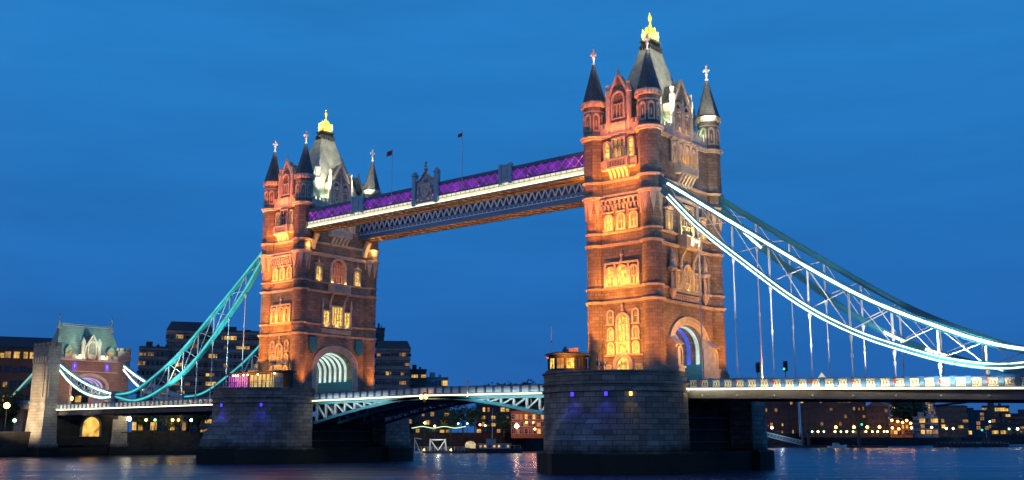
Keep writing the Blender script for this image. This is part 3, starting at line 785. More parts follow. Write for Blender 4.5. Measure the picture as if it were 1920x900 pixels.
light('POINT','bracket_light',(-7.6,-8.0,30.6),None,420,(1.0,0.42,0.08),None,0.2)
light('POINT','bracket_light',(-7.6,7.0,30.6),None,300,(1.0,0.42,0.08),None,0.2)

# ------------------------------------------------------------------ river piers
SHADEGRANITE = mat_block('shade_dark_granite',(0.055,0.05,0.045),(0.035,0.032,0.03),(0.015,0.015,0.015),1.7,0.74,0.03,stain=0.5,tide=-11.0)  # granite darkened to paint in the shade under the deck
def pier_outline(r, yc, n=18, hx=None):
    pts = []
    for i in range(n+1):
        t = pi+pi*i/n; pts.append((r*cos(t), -yc+r*sin(t)))
    return pts
def build_pier(label, X0):
    p = thing('bridge_pier', label, 'pier', (X0,0,WATER_Z))
    zo = -WATER_Z
    for s in (-1, 1):
        m = MB()
        def ring(r, z): return [(x, (y if s < 0 else -y), z+zo) for x, y in ([(-r,-9.6)]+pier_outline(r,11.9)+[(r,-9.6)])]
        m.loft([ring(11.75,-15.5), ring(11.75,-11.5), ring(11.5,-11.25), ring(10.75,-11.2), ring(10.65,-3.0), ring(10.95,-2.9), ring(10.95,-2.65), ring(10.72,-2.55), ring(10.72,-2.0), ring(10.98,-1.9), ring(10.98,-1.65), ring(10.68,-1.55), ring(10.68,-0.28), ring(10.9,-0.26), ring(10.9,-0.05), ring(10.2,-0.05), ring(10.2,-1.1)])
        m.build('pier_end', PIER, p)
        # pointed cutwater with a stepped stone cap dying into the drum
        m = MB(); rings = []
        lev = [(-15.5,1.0,1.0),(-11.4,1.0,1.0),(-11.2,0.93,0.95),(-9.6,0.90,0.94),(-9.45,0.84,0.90),(-8.2,0.78,0.86),(-8.05,0.68,0.80),(-7.1,0.60,0.74),(-6.95,0.46,0.62),(-6.1,0.36,0.52),(-5.9,0.18,0.34),(-5.2,0.04,0.12)]
        for z, e, w in lev:
            hw = 8.5*w; base = -11.9-sqrt(max(0.0, 10.3**2-hw**2)); tip = -22.0-5.6*e
            pts = []
            for i in range(13):
                t = -1+i/6.0; x = hw*t; y = base+(tip-base)*(1-abs(t)**1.12)
                pts.append((x, (y if s < 0 else -y), z+zo))
            pts.append((hw*0.7, ((-11.9) if s < 0 else 11.9), z+zo)); pts.append((-hw*0.7, ((-11.9) if s < 0 else 11.9), z+zo))
            rings.append(pts)
        m.loft(rings); m.build('cutwater', PIER, p)
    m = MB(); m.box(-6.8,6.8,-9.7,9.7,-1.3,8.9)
    m.build('pier_core', SHADEGRANITE, p)
    m = MB(); m.box(-10.6,10.6,-9.6,9.6,-15.2+zo+0.0,-11.3+zo); m.build('pier_plinth', PIER, p)
    m = MB(); m.prism([(-10.3,-12)]+pier_outline(10.15,11.9)+[(10.3,-12),(10.15,11.9)]+[(-x,-y) for x,y in pier_outline(10.15,11.9)]+[(-10.15,11.9)], -1.75+zo, -1.2+zo)
    m.build('terrace', ASPH, p)
    m = MB()
    for k in range(3): m.box(6.85,7.0,-8.5+k*0.01,8.5,4.2+k*1.8,4.35+k*1.8)
    m.build('service_pipe', STEELD, p)
    return p
pier_n = build_pier('nearer round ended granite pier rising from the river with pointed cutwater', 0)
pier_f = build_pier('farther granite pier carrying the glass pavilion and the farther tower', -82.3)
mat_emit('yellow_wall_lamp',(1.0,0.7,0.15),2.5)
def wall_lamp(X0, ang, mat, col, label, on):
    x, y = 10.72*cos(ang), -11.9+10.72*sin(ang)
    m = MB(); m.box(-0.14,0.14,-0.02,0.12,-0.3,0.3)
    m.box(-0.2,0.2,0.0,0.3,0.3,0.36)
    lp = m.build('wall_lamp', DARK); lp.location = (X0+x,y,-3.35); lp.rotation_euler = (0,0,ang-pi/2); tag(lp,label,'wall lamp')
    g_ = MB(); g_.box(-0.2,0.2,0.125,0.34,-0.26,0.29); g_.build('lens', mat, lp)
    light('SPOT','lamp_glow',(0,1.0,-0.2),(0,1.6,-9),on*4,col,lp,0.15,spot=130)
for u_, mt, c_, lb in ((-1.565,LEDBLUE,(0.05,0.05,1),'blue glowing lamp on nearer pier wall, left of the other blue one'),(-1.105,LEDBLUE,(0.05,0.05,1),'blue glowing lamp on nearer pier wall, between a blue and a yellow lamp'),(-0.795,LAMPY,(1,0.7,0.2),'yellow glowing lamp on the nearer pier wall')):
    wall_lamp(0, u_, MATS['yellow_wall_lamp'] if mt is LAMPY else mt, c_, lb, 55 if mt is LEDBLUE else 18)
for u_, lb in ((-1.565,'blue glowing lamp on farther pier wall, towards its left edge'),(-0.775,'blue glowing lamp on farther pier wall, below the glass pavilion')):
    wall_lamp(-82.3, u_, LEDBLUE, (0.05,0.05,1), lb, 70)

# ------------------------------------------------------------------ high level walkways
XA, XB = -76.6, -5.7
LILACLIT = mat_plain('lilac_lit_paint',(0.80,0.78,0.92),0.5,var=0.08)  # lattice paint lightened and tinted for the glow falling on it
BLUELIT = mat_plain('steel_blue_lit_paint',(0.42,0.56,0.74),0.5,var=0.12)  # lattice blue lightened to hold the bluish light falling on it
POSTBLUE = mat_plain('post_blue_paint',(0.26,0.50,0.62),0.5,var=0.1)
def walkway(label, y0, y1, lights):
    w = thing('high_walkway', label, 'walkway', ((XA+XB)/2, (y0+y1)/2, 31.8))
    ox, oy, oz = -(XA+XB)/2, -(y0+y1)/2, -31.8
    T = lambda x, y, z: (x+ox, y+oy, z+oz)
    m = MB(T); m.box(XA,XB,y0+0.15,y1-0.15,31.80,31.98)
    for k in range(40):
        x = XA+0.9+k*1.77; m.box(x-0.1,x+0.1,y0+0.2,y1-0.2,31.60,31.79)
    m.bar((XA,(y0+y1)/2,31.68),(XB,(y0+y1)/2,31.68),0.25,0.2)
    m.build('soffit', BRONZE, w)
    m = MB(T); m.box(XA,XB,y0+0.25,y1-0.25,35.45,35.6)
    m.prism([(y0+0.1,35.6),(y1-0.1,35.6),((y0+y1)/2,36.15)],XA,XB,'x'); m.build('walkway_roof', BLUE, w)
    for side, ys in ((-1,y0),(1,y1)):
        lit = lights and side < 0
        yy = lambda d: ys+side*d
        ord_ = lambda a,b: (min(a,b),max(a,b))
        m = MB(T)
        for z0_, z1_, d in ((35.2,35.75,0.12),(33.18,33.42,0.18),(31.75,31.95,0.14)):
            a,b_ = ord_(yy(-0.12),yy(d)); m.box(XA,XB,a,b_,z0_,z1_)
        m.build('chord', BLUE if side<0 else TEAL, w)
        m = MB(T); n_ = 42 if lit else 46; dx = (XB-XA)/n_
        a = yy(0.03)
        for k in range(n_):
            x = XA+k*dx
            if lit or side > 0:
                m.bar((x,a,33.42),(x+dx,a,35.2),0.2,0.07); m.bar((x,yy(0.08),35.2),(x+dx,yy(0.08),33.42),0.2,0.07)
            else:
                m.bar((x,a,33.42),(x+dx/2,a,35.2),0.3,0.12); m.bar((x+dx/2,a,35.2),(x+dx,a,33.42),0.3,0.12)
            if lit: m.box(x+dx*0.5-0.16,x+dx*0.5+0.16,*ord_(yy(0.06),yy(0.16)),34.15,34.47)
        m.build('lattice', LILACLIT if lit else BLUELIT, w)
        m = MB(T); a,b_ = ord_(yy(-0.35),yy(-0.28)); m.box(XA,XB,a,b_,33.42,35.2)
        m.build('glazing', LEDPUR if lit else GLASSD, w)
        m = MB(T); a,b_ = ord_(yy(-0.06),yy(0.0)); m.box(XA,XB,a,b_,31.96,33.17)
        band = m.build('light_band' if lit else 'side_panel', LEDBAND if lit else BLUE, w)
        m = MB(T)
        for k in range(64):
            x = XA+0.55+k*1.108; a,b_ = ord_(yy(0.003),yy(0.12)); m.box(x-0.05,x+0.05,a,b_,32.72,33.1)
        a,b_ = ord_(yy(0.003),yy(0.08)); m.box(XA,XB,a,b_,32.66,32.76)
        m.build('panel_rib', WHITE if lit else BLUELIT, w)
        if lit:
            m = MB(T); a,b_ = ord_(yy(0.2),yy(0.32)); m.box(XA+0.3,XB,a,b_,31.98,32.12); m.build('light_strip', LEDWARM, w)
            for k in range(13):
                m = MB(T); m.ball((XA+3+k*5.5,yy(0.25),33.52),0.1,6,4); m.build('magenta_lamp', LEDMAG, w)
    return w, T
ww_f, TW = walkway('nearer high level walkway with purple lattice windows and bright cream light band', -9.2, -5.4, True)
# raised panels and central crest on the nearer walkway
for xa, xb in ((-62.1,-59.3),(-24.6,-22.4)):
    m = MB(TW); m.box(xa,xb,-9.55,-9.1,33.2,36.0); m.box(xa-0.2,xb+0.2,-9.62,-9.0,36.0,36.25)
    for x in (xa,xb): m.box(x-0.28,x+0.28,-9.66,-9.05,32.9,36.4)
    po = m.build('panel_post', POSTBLUE, ww_f)
    m = MB(TW); c = (xa+xb)/2; m.box(c-0.5,c+0.5,-9.64,-9.56,34.0,35.5); m.build('shield', PALEBLUE, po)
for x in (-45.2,-39.6):
    m = MB(TW); m.box(x-0.42,x+0.42,-9.75,-9.0,32.0,37.6); m.box(x-0.55,x+0.55,-9.88,-8.95,37.6,37.9); m.lathe(x,-9.4,[(0.42,37.9),(0.42,38.3),(0.3,38.4)],8)
    cp = m.build('crest_post', POSTBLUE, ww_f)
m = MB(TW)
prof = [(-44.7,32.4),(-40.1,32.4),(-40.1,36.6),(-41.0,36.8),(-41.7,37.5),(-42.4,38.2),(-43.1,37.5),(-43.8,36.8),(-44.7,36.6)]
m.prism(prof,-9.45,-9.1,'y'); cr_ = m.build('crest_panel', PALEBLUE, ww_f)
m = MB(TW)
for (xa,za),(xb,zb) in zip(prof[2:-1],prof[3:]): m.bar((xa,-9.55,za+0.05),(xb,-9.55,zb+0.05),0.22,0.26)
m.lathe(-42.4,-9.5,[(0.2,38.1),(0.45,38.5),(0.2,38.9),(0.35,39.2),(0.1,39.5),(0.25,39.8),(0.03,40.2)],8)
m.prism([(-43.6,35.9),(-41.2,35.9),(-41.2,34.6),(-41.6,33.8),(-42.4,33.3),(-43.2,33.8),(-43.6,34.6)],-9.62,-9.45,'y')
for s in (-1,1):
    m.ball((-42.4+s*1.6,-9.55,34.4),0.35,8,5,1.7); m.ball((-42.4+s*1.5,-9.55,35.3),0.25,8,5); m.ball((-42.4+s*0.9,-9.55,33.0),0.4,8,4,0.7); m.ball((-42.4+s*1.8,-9.55,33.1),0.3,8,4,0.8)
m.ball((-42.4,-9.6,36.6),0.5,8,5,0.8)
m.build('coat_of_arms', mat_plain("carved_crest",(0.66,0.52,0.44),0.6,var=0.5,scale=2.5), ww_f)
ww_b, TB = walkway('farther high level walkway seen under the lit one, unlit blue lattice', 5.4, 9.2, False)
for s_ in ((-70,-5.5),(-20,-5.5),(-70,9.5),(-20,9.0)):
    light('SPOT','soffit_flood',(s_[0]+(5 if s_[0]<-40 else 8)*0,s_[1]-2,2),(s_[0]+(14 if s_[0]<-40 else -14),s_[1]+0,31.8),5200,(1,0.45,0.16),None,0.4,spot=60)
for x in (-60,-41,-22):
    light('SPOT','soffit_flood',(x,-3,-0.5),(x,-7.2,31.8),14000,(1,0.56,0.32),None,0.4,spot=72)
    light('SPOT','soffit_flood',(x,3,-0.5),(x,7.2,31.8),12000,(1,0.56,0.32),None,0.4,spot=72)

light('AREA','walkway_fill',(-41,-4.9,33.4),(-41,5.4,33.0),1100,(0.42,0.62,1.0),None,66,0.4)  # added fill light to brighten the back walkway's lattice
# flagpoles on the nearer walkway
for x, lb, sg in ((-51.1,'flagpole with reddish purple flag, left of the walkway crest',1.0),(-33.3,'flagpole with small dark red flag, right of the walkway crest',0.7)):
    f = thing('flagpole', lb, 'flagpole', (x,-9.62,33.4))
    m = MB(); m.tube((0,0,0),(0,0,10.6),0.07,0.045,8); m.ball((0,0,10.65),0.1,8,5); m.build('pole', WHITE, f)
    m = MB(); nx, nz = 8, 5; vs = []
    for i in range(nx+1):
        for j in range(nz+1):
            t = i/nx; vs.append((-1.7*sg*t-0.03, 0.22*sin(t*7)*t, 10.35-0.45*t*t-1.0*sg*j/nz*(1-0.15*t)))
    fs = [(i*(nz+1)+j,(i+1)*(nz+1)+j,(i+1)*(nz+1)+j+1,i*(nz+1)+j+1) for i in range(nx) for j in range(nz)]
    m.add(vs, fs); m.build('flag', CLOTHR, f, smooth=True)

# ------------------------------------------------------------------ road decks
PANELBACK = mat_plain('panel_backing',(0.24,0.21,0.16),0.6,var=0.2)
GIRD = mat_plain('dark_girder_paint',(0.075,0.075,0.085),0.55,var=0.25,scale=0.8)
CREAM = mat_plain('cream_paint',(0.66,0.60,0.46),0.5,var=0.1)
def deck(label, xa, za, xb, zb, n, hang=None, name='road_deck'):
    """za, zb: height of the parapet top at both ends; falls evenly between"""
    d = thing(name, label, 'bridge deck', (xa,0,za))
    sl = (zb-za)/(xb-xa)
    def T(x, y, z): return (x-xa, y, z+sl*(x-xa))
    def bx(m, x0, x1, y0, y1, z0, z1): m.box(x0,x1,y0,y1,z0,z1)
    m = MB(T); m.box(xa,xb,-6.4,6.4,-1.6,-1.05); m.build('roadway', ASPH, d)
    m = MB(T)
    for s in (-1,1): m.box(xa,xb,min(s*6.4,s*9.35),max(s*6.4,s*9.35),-1.6,-0.93)
    m.build('footway', CONC, d)
    m = MB(T)
    for s in (-1,1):
        y0,y1 = sorted((s*8.9,s*9.5)); m.box(xa,xb,y0,y1,-2.52,-1.65); m.box(xa,xb,*sorted((s*8.7,s*9.72)),-2.72,-2.54)
        m.box(xa,xb,*sorted((s*8.7,s*9.62)),-1.62,-1.3)
    for k in range(int((xb-xa)/2.7)):
        x = xa+1+k*2.7; m.box(x-0.12,x+0.12,-8.85,8.85,-2.5,-1.65)
    m.box(xa,xb,-3.2,-2.8,-2.7,-1.65); m.box(xa,xb,2.8,3.2,-2.7,-1.65)
    m.build('girder', GIRD, d)
    dx = (xb-xa)/n
    for s in (-1,1):
        m = MB(T); yA,yB = sorted((s*9.42,s*9.62))
        m.box(xa,xb,yA,yB,-0.14,0.0); m.box(xa,xb,yA,yB,-1.28,-1.16)
        for k in range(n+1):
            x = xa+k*dx; m.box(x-0.32,x+0.32,*sorted((s*9.38,s*9.70)),-1.15,0.06)
        pa = m.build('parapet', BLUE, d)
        w = dx-0.64; m = MB(lambda x, y, z: (x, y, z+sl*x))
        m.cm = 1; m.box(0.03,w-0.03,*sorted((s*9.47,s*9.50)),-1.15,-0.15); m.cm = 0
        if s < 0:
            for i in range(3):
                q = w/3; m.bar((i*q+0.03,s*9.55,-1.1),(i*q+q-0.03,s*9.55,-0.2),0.14,0.06); m.bar((i*q+0.03,s*9.58,-0.2),(i*q+q-0.03,s*9.58,-1.1),0.14,0.06)
            m.box(0,w,*sorted((s*9.5,s*9.6)),-1.15,-1.05); m.box(0,w,*sorted((s*9.5,s*9.6)),-0.27,-0.17)
        me = m.mesh('parapet_panel', [CREAM, PANELBACK])
        for k in range(n):
            x = k*dx+0.32; linked('parapet_panel', me, pa, (x, 0, sl*x))
        m = MB(T); m.box(xa,xb,*sorted((s*9.80,s*9.97)),-1.52,-1.30); m.build('light_strip', LEDWARM, d)
        m = MB(T); m.box(xa,xb,*sorted((s*9.63,s*9.98)),-1.60,-1.53); m.build('strip_tray', STEELD, d)
        if hang:
            for x in hang:
                m = MB(T); m.prism([(x-0.14,-0.35),(x+0.14,-0.35),(x+0.14,-0.65),(x,-0.85),(x-0.14,-0.65)],*sorted((s*9.705,s*9.76)),'y'); m.build('red_shield', RED, pa)
                m = MB(T); m.ball((x,s*9.56,-2.3),0.17,8,5); m.build('rivet_boss', CONCL, d)
    return d
HN = [12.95+5.45*k for k in range(8)]
deck('nearer side span road deck with lit white panel parapet, right of the nearer pier', 10.7, -1.05, 100, -3.35, 49, HN)
deck('farther side span road deck between the farther pier and the abutment gatehouse', -172.0, -1.25, -93.0, -1.1, 42, [-82.3-x for x in HN]+[-82.3-12.95-5.45*k for k in (9,10,11)])

def bascule(label, sgn, xa):
    """sgn=+1: hinge at xa, leaf grows towards +x"""
    b_ = thing('bascule_leaf', label, 'bascule', (xa,0,-1.0))
    Lf = 30.5
    def T(x, y, z): return (sgn*x, y, z+1.0)
    crown_ = lambda x: -1.0+0.30*(x/Lf)
    bot = lambda x: -6.6+4.1*(1-(1-x/Lf)**1.55)+0.2*x/Lf
    N_ = 12
    m = MB(T)
    for k in range(N_):
        x0,x1 = Lf*k/N_, Lf*(k+1)/N_
        m.add([(x0,-9.3,crown_(x0)-1.55),(x1,-9.3,crown_(x1)-1.55),(x1,9.3,crown_(x1)-1.55),(x0,9.3,crown_(x0)-1.55),(x0,-9.3,crown_(x0)-1.0),(x1,-9.3,crown_(x1)-1.0),(x1,9.3,crown_(x1)-1.0),(x0,9.3,crown_(x0)-1.0)],[(0,3,2,1),(4,5,6,7),(0,1,5,4),(2,3,7,6)]+([(0,4,7,3)] if k==0 else [])+([(1,2,6,5)] if k==N_-1 else []))
    m.build('roadway', ASPH, b_)
    for y in (-9.0,-3.2,3.2,9.0):
        m = MB(T)
        for k in range(N_):
            x0,x1 = Lf*k/N_, Lf*(k+1)/N_
            m.bar((x0,y,bot(x0)),(x1,y,bot(x1)),0.5,0.5)
            m.bar((x0,y,crown_(x0)-1.85),(x1,y,crown_(x1)-1.85),0.5,0.55)
        m.build('girder_chord', TEAL, b_)
        m = MB(T)
        for k in range(9):
            x0 = 0.5+k*2.7; x1 = x0+2.7
            if crown_(x0)-1.9-bot(x0) > 0.6:
                m.bar((x0,y,bot(x0)),(x0,y,crown_(x0)-1.9),0.42,0.34)
                m.bar((x0,y,crown_(x0)-2.0),(x1,y,bot(x1)),0.34,0.3)
        m.build('girder_web', PALEBLUE, b_)
    m = MB(T)
    for k in range(8):
        x = 0.8+k*3.6; m.box(x-0.15,x+0.15,-8.7,8.7,max(bot(x)+0.3,-5.2),crown_(x)-1.6)
    m.build('cross_girder', STEELD, b_)
    n = 16; dx = Lf/n
    for s in (-1,1):
        m = MB(T); y0,y1 = sorted((s*9.4,s*9.62))
        for k in range(n):
            x0,x1 = k*dx,(k+1)*dx
            for za,zb in ((-0.14,0.0),(-1.28,-1.16)):
                m.add([(x,y,crown_(x)+z) for z in (za,zb) for x,y in ((x0,y0),(x1,y0),(x1,y1),(x0,y1))],[(0,3,2,1),(4,5,6,7),(0,1,5,4),(2,3,7,6)])
            m.box(x0-0.16,x0+0.16,*sorted((s*9.38,s*9.7)),crown_(x0)-1.15,crown_(x0)+0.05)
        pa = m.build('parapet', BLUE, b_)
        for k in range(n):
            x0,x1 = k*dx+0.2,(k+1)*dx-0.2; c = crown_(x0); m = MB(T)
            m.box(x0,x1,*sorted((s*9.47,s*9.51)),c-1.15,c-0.15)
            m.build('parapet_panel', PALEBLUE, pa)
        m = MB(T)
        for k in range(n):
            x0,x1 = k*dx,(k+1)*dx
            m.add([(x,y,crown_(x)+z) for z in (-1.55,-1.33) for x,y in ((x0,s*9.72),(x1,s*9.72),(x1,s*9.9),(x0,s*9.9))],[(0,3,2,1),(4,5,6,7),(0,1,5,4),(2,3,7,6)])
        m.build('light_strip', LEDWARM, b_)
    return b_
bascule('left bascule leaf with blue and white arched truss beside the farther pier', 1, -71.65)
bascule('right bascule leaf with blue and white arched truss beside the nearer pier', -1, -10.65)
m = MB(); m.box(-0.15,0.15,-0.4,0.0,-0.9,0.9)
sl = m.build('signal_lantern', DARK); sl.location = (-41.15,-9.95,-2.4); tag(sl,'pair of orange navigation lanterns hanging below the middle of the bascule span','lantern')
for s in (-1,1):
    m = MB(); m.lathe(s*0.55,-0.45,[(0.1,-0.35),(0.3,-0.2),(0.3,0.25),(0.12,0.4)],10); m.build('lamp', LAMPO, sl)
m = MB(); m.tube((0,0,-1.3),(0,0,1.3),0.16,0.16,8); m.ball((0,0,1.35),0.2,8,4)
mp_ = m.build('marker_post', WHITE); mp_.location = (-31.2,-10.1,-1.3); tag(mp_,'short white marker post on outer side of the right bascule parapet','marker post')

light('AREA','parapet_light',(32,-10.15,-2.75),(32,-9.5,-2.1),620,(1,0.93,0.7),None,43,0.1)
light('AREA','parapet_light',(-133,-10.1,-2.6),(-133,-9.5,-1.9),700,(1,0.93,0.75),None,78,0.1)
for x in (-60,-22): light('AREA','truss_light',(x,-11.0,-2.2),(x,-9.0,-4.5),420,(1,0.95,0.75),None,18,0.1)
for x in (20,42): light('AREA','girder_light',(x,-10.6,-3.0),(x,-9.4,-3.6),200,(1,0.78,0.4),None,21,0.1)
# ------------------------------------------------------------------ suspension chains
def interp(P, x):
    if x <= P[0][0]: return P[0][1]
    for i in range(len(P)-1):
        if P[i][0] <= x <= P[i+1][0]:
            x0,z0 = P[i]; x1,z1 = P[i+1]
            m0 = (P[i+1][1]-P[i-1][1])/(P[i+1][0]-P[i-1][0]) if i > 0 else (z1-z0)/(x1-x0)
            m1 = (P[i+2][1]-P[i][1])/(P[i+2][0]-P[i][0]) if i+2 < len(P) else (z1-z0)/(x1-x0)
            t = (x-x0)/(x1-x0); h = x1-x0
            return (2*t**3-3*t*t+1)*z0+(t**3-2*t*t+t)*h*m0+(-2*t**3+3*t*t)*z1+(t**3-t*t)*h*m1
    return P[-1][1]
UP = [(5.2,30.1),(7,28.9),(20.5,19.4),(35.3,9.4),(45,4.5),(54,1.15),(62.3,0.5)]
LO = [(5.2,29.3),(7,27.5),(13,21),(20.4,14.6),(28,8.5),(35,4.3),(41.6,1.6),(48,-0.35),(54,-1.0),(62.3,0.2)]
SU = [(62.3,0.6),(68,1.6),(76,3.6),(84,6.4),(91.7,9.7)]
SL = [(62.3,0.2),(68,0.0),(76,1.3),(84,4.3),(91.7,8.9)]
def chain(label, X0, sgn, y, up, lo, d0, d1, hang, deckz, strips, paint, lmat, side):
    c = thing('suspension_chain', label, 'suspension chain', (X0+sgn*d0, y, interp(up,d0)))
    zo = interp(up,d0)
    def T(x, yy, z): return (sgn*(x-d0), yy, z-zo)
    nseg = 40; xs = [d0+(d1-d0)*i/nseg for i in range(nseg+1)]
    pu = [(x,interp(up,x)) for x in xs]; pl = [(x,interp(lo,x)) for x in xs]
    sec = [(-0.28,-0.34),(0.28,-0.34),(0.28,0.34),(-0.28,0.34)]
    for nm, pp in (('upper_chord',pu),('lower_chord',pl)):
        m = MB(T); m.sweep(pp,sec); m.sweep(pp,[(-0.36,0.345),(0.36,0.345),(0.36,0.44),(-0.36,0.44)]); m.sweep(pp,[(-0.36,-0.44),(0.36,-0.44),(0.36,-0.345),(-0.36,-0.345)])
        m.build(nm, paint, c)
    # web members
    m = MB(T); st = hang if hang else [d0+(d1-d0)*k/8 for k in range(1,8)]
    full = [x for x in st if d0 < x < d1]
    for x in full:
        if interp(up,x)-interp(lo,x) > 0.9: m.bar((x,0,interp(lo,x)),(x,0,interp(up,x)),0.24,0.2)
    for a,b_ in zip([d0+2.5]+full,full+[d1-0.5]):
        ga = interp(up,a)-interp(lo,a); gb = interp(up,b_)-interp(lo,b_)
        if ga+gb > 3.0:
            m.bar((a,-0.12,interp(up,a)),(b_,-0.12,interp(lo,b_)),0.16,0.12); m.bar((a,0.12,interp(lo,a)),(b_,0.12,interp(up,b_)),0.16,0.12)
    m.build('lattice', lmat, c)
    if hang:
        for x in hang:
            m = MB(T); z1 = interp(lo,x)-0.45; z0 = deckz(x)
            if z1-z0 < 0.5: continue
            m.tube((x,0,z0),(x,0,z1),0.095,0.095,8)
            m.lathe(x,0,[(0.2,z1-0.1),(0.26,z1-0.4),(0.16,z1-0.9),(0.1,z1-1.2)],8)
            zm = (z0+z1)/2; m.lathe(x,0,[(0.09,zm-0.35),(0.17,zm-0.2),(0.17,zm+0.2),(0.09,zm+0.35)],8)
            m.build('hanger_rod', lmat, c)
    for nm, pts_, mat, gaps in strips:
        pp = pu if pts_ == 'u' else pl
        for a,b_ in gaps:
            q = [p_ for p_ in pp if a <= p_[0] <= b_]
            if len(q) < 2: continue
            for off in ((-0.34,-0.18),(0.19,0.35)) if pts_ == 'lo2' else ((-0.18,0.18),):
                m = MB(T); m.sweep(q,[(side*0.385,off[0]),(side*0.47,off[0]),(side*0.47,off[1]),(side*0.385,off[1])]); m.build(nm, mat, c)
    return c
nd = lambda x: -1.05-0.02575*(x-10.7)-0.05
fdk = lambda x: -1.15
full_n = [(7.6,62.3)]
chain('nearer suspension chain of near side span, both chords edged with dazzling white light strips', 0, 1, -9.2, UP, LO, 5.4, 62.3, HN, nd,
      [('light_strip','u',LEDC,full_n),('light_strip','lo2',LEDW,full_n)], TEAL, WHITE, -1)
bgap = [(8.5,15.0),(17.0,19.5),(24.0,25.6),(26.3,27.6),(28.3,29.4),(32,35.5),(37,41),(44,49),(51,56)]
chain('back suspension chain of near side span, dark teal with broken light strips', 0, 1, 9.2, UP, LO, 5.4, 62.3, HN, nd,
      [('light_strip','l',LEDW,bgap)], TEAL, WHITE, -1)
light('SPOT','chain_flood',(30,-16,-2.5),(27,-9.2,10),18000,(1,0.97,0.85),None,0.3,spot=64)
light('SPOT','chain_flood',(24,-16,-2.2),(15,-9.2,19),16000,(1,0.97,0.85),None,0.3,spot=34)
light('SPOT','chain_flood',(34,5,-1),(26,9.2,12),9000,(1,0.85,0.8),None,0.3,spot=90)
light('SPOT','chain_flood',(50,-16,-3.5),(46,-9.2,4),16000,(1,0.97,0.85),None,0.3,spot=90)
tpaint = mat_plain("bright_turquoise_paint",(0.05,0.42,0.45),0.42,var=0.08)
chain('turquoise lit suspension chain sloping down from the farther tower to the low pin', -82.3, -1, -9.2, UP, LO, 5.4, 62.3, HN, fdk,
      [('light_strip','u',GLOWTEAL,[(5.6,62.3)]),('light_strip','l',GLOWTEAL,[(6.5,62.3)])], tpaint, WHITE, -1)  # these strips are added glow for the lit chord faces
chain('back suspension chain of the far side span, seen low behind the farther pier', -82.3, -1, 9.2, UP, LO, 5.4, 62.3, HN, fdk,
      [('light_strip','u',GLOWTEAL,[(20,62.3)])], TEAL, WHITE, -1)  # added glow for lit chord paint, as on the front chain
chain('short white lit chain curving from the low pin up to the gatehouse column', -82.3, -1, -9.2, SU, SL, 62.4, 91.6, None, fdk,
      [('light_strip','u',LEDC,[(62.4,91)]),('light_strip','l',LEDW,[(62.4,91)])], tpaint, WHITE, -1)
chain('short white lit back chain rising to the right side of the gatehouse', -82.3, -1, 9.2, SU, SL, 62.4, 91.6, None, fdk,
      [('light_strip','u',LEDC,[(78,91)]),('light_strip','l',LEDW,[(80,91)])], PALEBLUE, WHITE, -1)
for y, lb in ((-9.2,'blue round pin casing joining long and short chains above the far parapet'),(9.2,'round pin casing on the back chain of the far side span')):
    m = MB(); m.box(-0.8,0.8,-0.45,0.45,-2.9,-0.3); m.box(-1.0,1.0,-0.6,0.6,-3.0,-1.6)
    pc = m.build('chain_pin', BLUE); pc.location = (-144.6,y-0.05,0.45); tag(pc,lb,'pin casing')
    m = MB(); m.tube((0,-0.62,0),(0,0.62,0),0.95,0.95,16); m.build('pin_drum', TEAL, pc, True)
    m = MB(); m.tube((0,-0.70,0),(0,-0.63,0),0.45,0.45,12); m.build('red_badge', RED, pc)
light('SPOT','chain_flood',(-120,-17,-1.5),(-116,-9.2,8),14000,(0.75,1,0.95),None,0.3,spot=90)
light('SPOT','chain_flood',(-100,-17,-1.5),(-97,-9.2,20),22000,(0.6,1,0.95),None,0.3,spot=80)
light('SPOT','chain_flood',(-146,-17,-1.5),(-160,-9.2,3),6000,(1,0.97,0.8),None,0.3,spot=90)

# ------------------------------------------------------------------ abutment gatehouse on the far bank
ab = thing('abutment_gatehouse', 'stone gatehouse with steep green lit roof and dormer at the far end of the bridge', 'gatehouse', (-178,0,-9.3))
TA = lambda x,y,z: (x+178,y,z+9.3)
def FA(a,h,z): return (-174.2+h+178, a, z+9.3)
m = MB(TA); hw,zc = 4.7,6.3
arc = [(hw*cos(pi*i/14), zc-2.8+2.8*sin(pi*i/14)) for i in range(15)]
m.prism([(-9.8,-1.3),(-hw,-1.3)]+arc[::-1]+[(hw,-1.3),(9.0,-1.3),(9.0,11.0),(-9.8,11.0)],-183,-174.2,'x')
m.build('wall', mat_block("gatehouse_stone",(0.34,0.25,0.20),(0.28,0.20,0.16),(0.16,0.13,0.11),1.2,0.5,0.02,stain=0.3), ab)
m = MB(TA); m.box(-183,-174.3,-9.6,8.9,-11.5,-1.32); m.build('foundation', BANKM, ab)
m = MB(FA)
for g_,h in ((0,0.12),(0.4,0.28)):
    f_ = lambda q: [(-hw-q,-1.3),(hw+q,-1.3)]+[((hw+q)*cos(pi*i/14), zc-2.8+(2.8+q)*sin(pi*i/14)) for i in range(15)]
    m.ring(f_(g_+0.38),f_(g_),-0.02,h)
m.box(-9.5,7.6,-0.02,0.35,10.2,10.6); m.box(-9.5,7.6,-0.02,0.25,7.4,7.6)
m.build('stone_trim', TRIM, ab)
